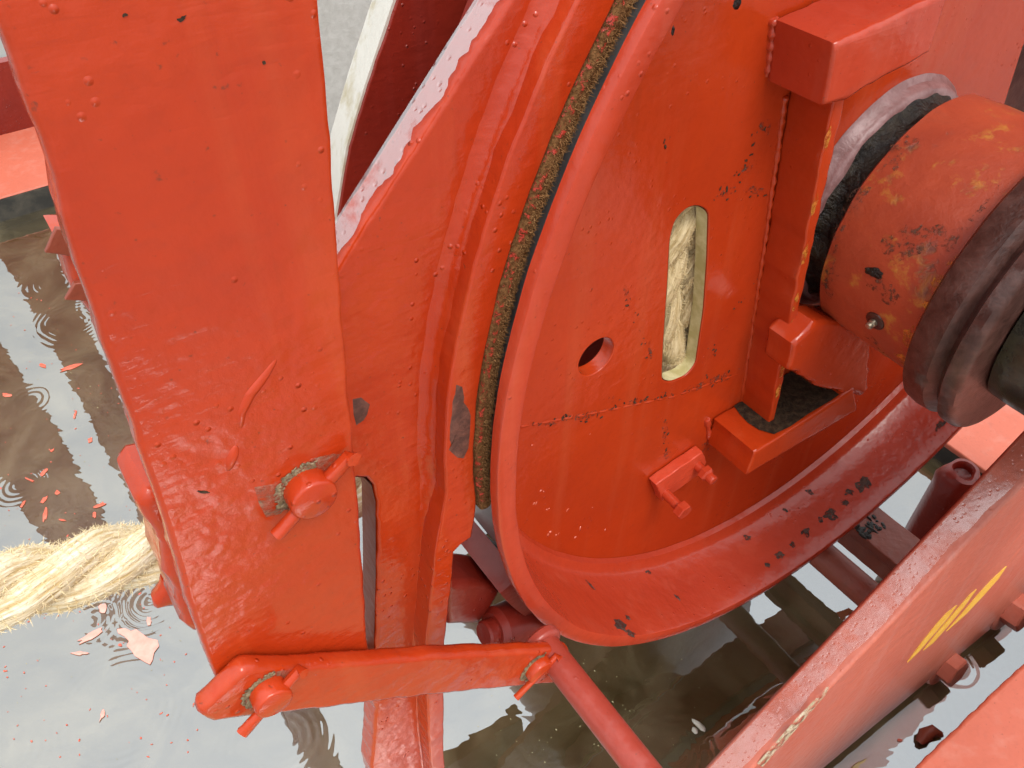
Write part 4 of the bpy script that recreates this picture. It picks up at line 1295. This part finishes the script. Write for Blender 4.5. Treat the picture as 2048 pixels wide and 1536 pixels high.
# ================================================================== paint flakes afloat
def flake(name, loop, mat, label, group=None, z=0.0015):
    k = len(loop)
    c = np.mean(np.array(loop), axis=0)
    g0 = G(c[0], c[1], 0.0)
    o = empty('x', g0) if False else None
    v = [G(c[0], c[1], z + 0.0006)] + [G(p[0], p[1], z) for p in loop] + [G(p[0], p[1], z - 0.001) for p in loop]
    f = []
    for i in range(k):
        j = (i + 1) % k
        f.append((0, 1 + j, 1 + i))
        f.append((1 + i, 1 + j, 1 + k + j, 1 + k + i))
    me = bpy.data.meshes.new(name)
    ctr = np.mean(np.array(v), axis=0)
    me.from_pydata([tuple(map(float, p - ctr)) for p in v], [], f)
    bm = bmesh.new(); bm.from_mesh(me); bmesh.ops.recalc_face_normals(bm, faces=bm.faces); bm.to_mesh(me); bm.free()
    o = finish(name, me, mat, None, False)
    o.location = ctr
    return tag(o, label, 'paint flake', group)
flake('paint_flake', [(234, 1258), (250, 1256), (262, 1262), (272, 1258), (288, 1270), (296, 1276), (315, 1280), (318, 1292), (308, 1305), (305, 1320), (300, 1329), (290, 1324), (270, 1312), (262, 1300), (253, 1292), (258, 1282), (248, 1272), (236, 1266)], 'flake_pale', 'largest pale salmon paint flake floating below the rope', 'floating paint flakes')
named = [(180, 1272, 24, 6, -0.5, 'long pale paint sliver left of the largest floating flake'), (205, 1215, 8, 9, 0.6, 'small pale paint flake just below the rope edge'),
         (160, 1306, 13, 4, 0.0, 'thin pale paint sliver left of and below the largest flake'), (298, 1242, 5, 8, 0, 'small pale flake between the largest flake and the lever plate'),
         (204, 1430, 4, 12, 0.2, 'lone upright pale flake in open water near the bottom left'), (140, 735, 20, 4, -0.3, 'long red flake in the dark mirrored stay, well above the rope'),
         (200, 1010, 14, 4, -0.4, 'red flake nearest the lever plate just above the rope'), (90, 1030, 4, 15, 0.2, 'upright red flake just above the rope, near the left edge')]
for i, (u, v, a_, b_, rot, lab) in enumerate(named):
    flake('paint_flake', blob_outline(u, v, a_, b_, rot, 12, 0.5, i + 40), 'flake' if v < 1100 else 'flake_pale', lab, 'floating paint flakes')
bits = [(88, 945, 10, 4, -0.8), (88, 1000, 9, 4, -0.9), (180, 880, 7, 4, -0.6), (115, 985, 5, 4, 0.2), (188, 1030, 4, 6, 0), (85, 730, 7, 4, 0.3), (15, 790, 10, 4, 0.1), (1800, 1480, 5, 3, 0), (240, 1290, 4, 3, 0), (60, 960, 9, 2, 0.4), (150, 830, 2, 9, 0.3), (105, 900, 6, 2, -0.7), (45, 1010, 3, 8, 0.5), (125, 1040, 7, 2, 0.2)]
patch_mesh('paint_chips', [blob_outline(u, v, a_, b_, rot, 10, 0.5, i + 60) for i, (u, v, a_, b_, rot) in enumerate(bits)], lambda p, lift: G(p[0], p[1], 0.001 + max(lift, 0)), 'flake', None, 0.0005, 'stuff')['label'] = 'small red paint chips drifting above the rope'
r3 = random.Random(21)
sp = []
for _ in range(260):
    u, v = r3.uniform(-20, 420), r3.uniform(560, 1520)
    sp.append((G(u, v, 0.0006), Z))
for _ in range(60):
    u, v = r3.uniform(900, 1400), r3.uniform(1300, 1530)
    sp.append((G(u, v, 0.0006), Z))
o = crumbs('paint_specks', sp[:200], 'flake', None, 0.0006, 0.0018, 'stuff', 5)
o['label'] = 'tiny red paint specks scattered on the water'
o = crumbs('silt_specks', sp[200:], 'cream', None, 0.0004, 0.001, 'stuff', 6)
o['label'] = 'tiny pale silt specks floating on the brown water'
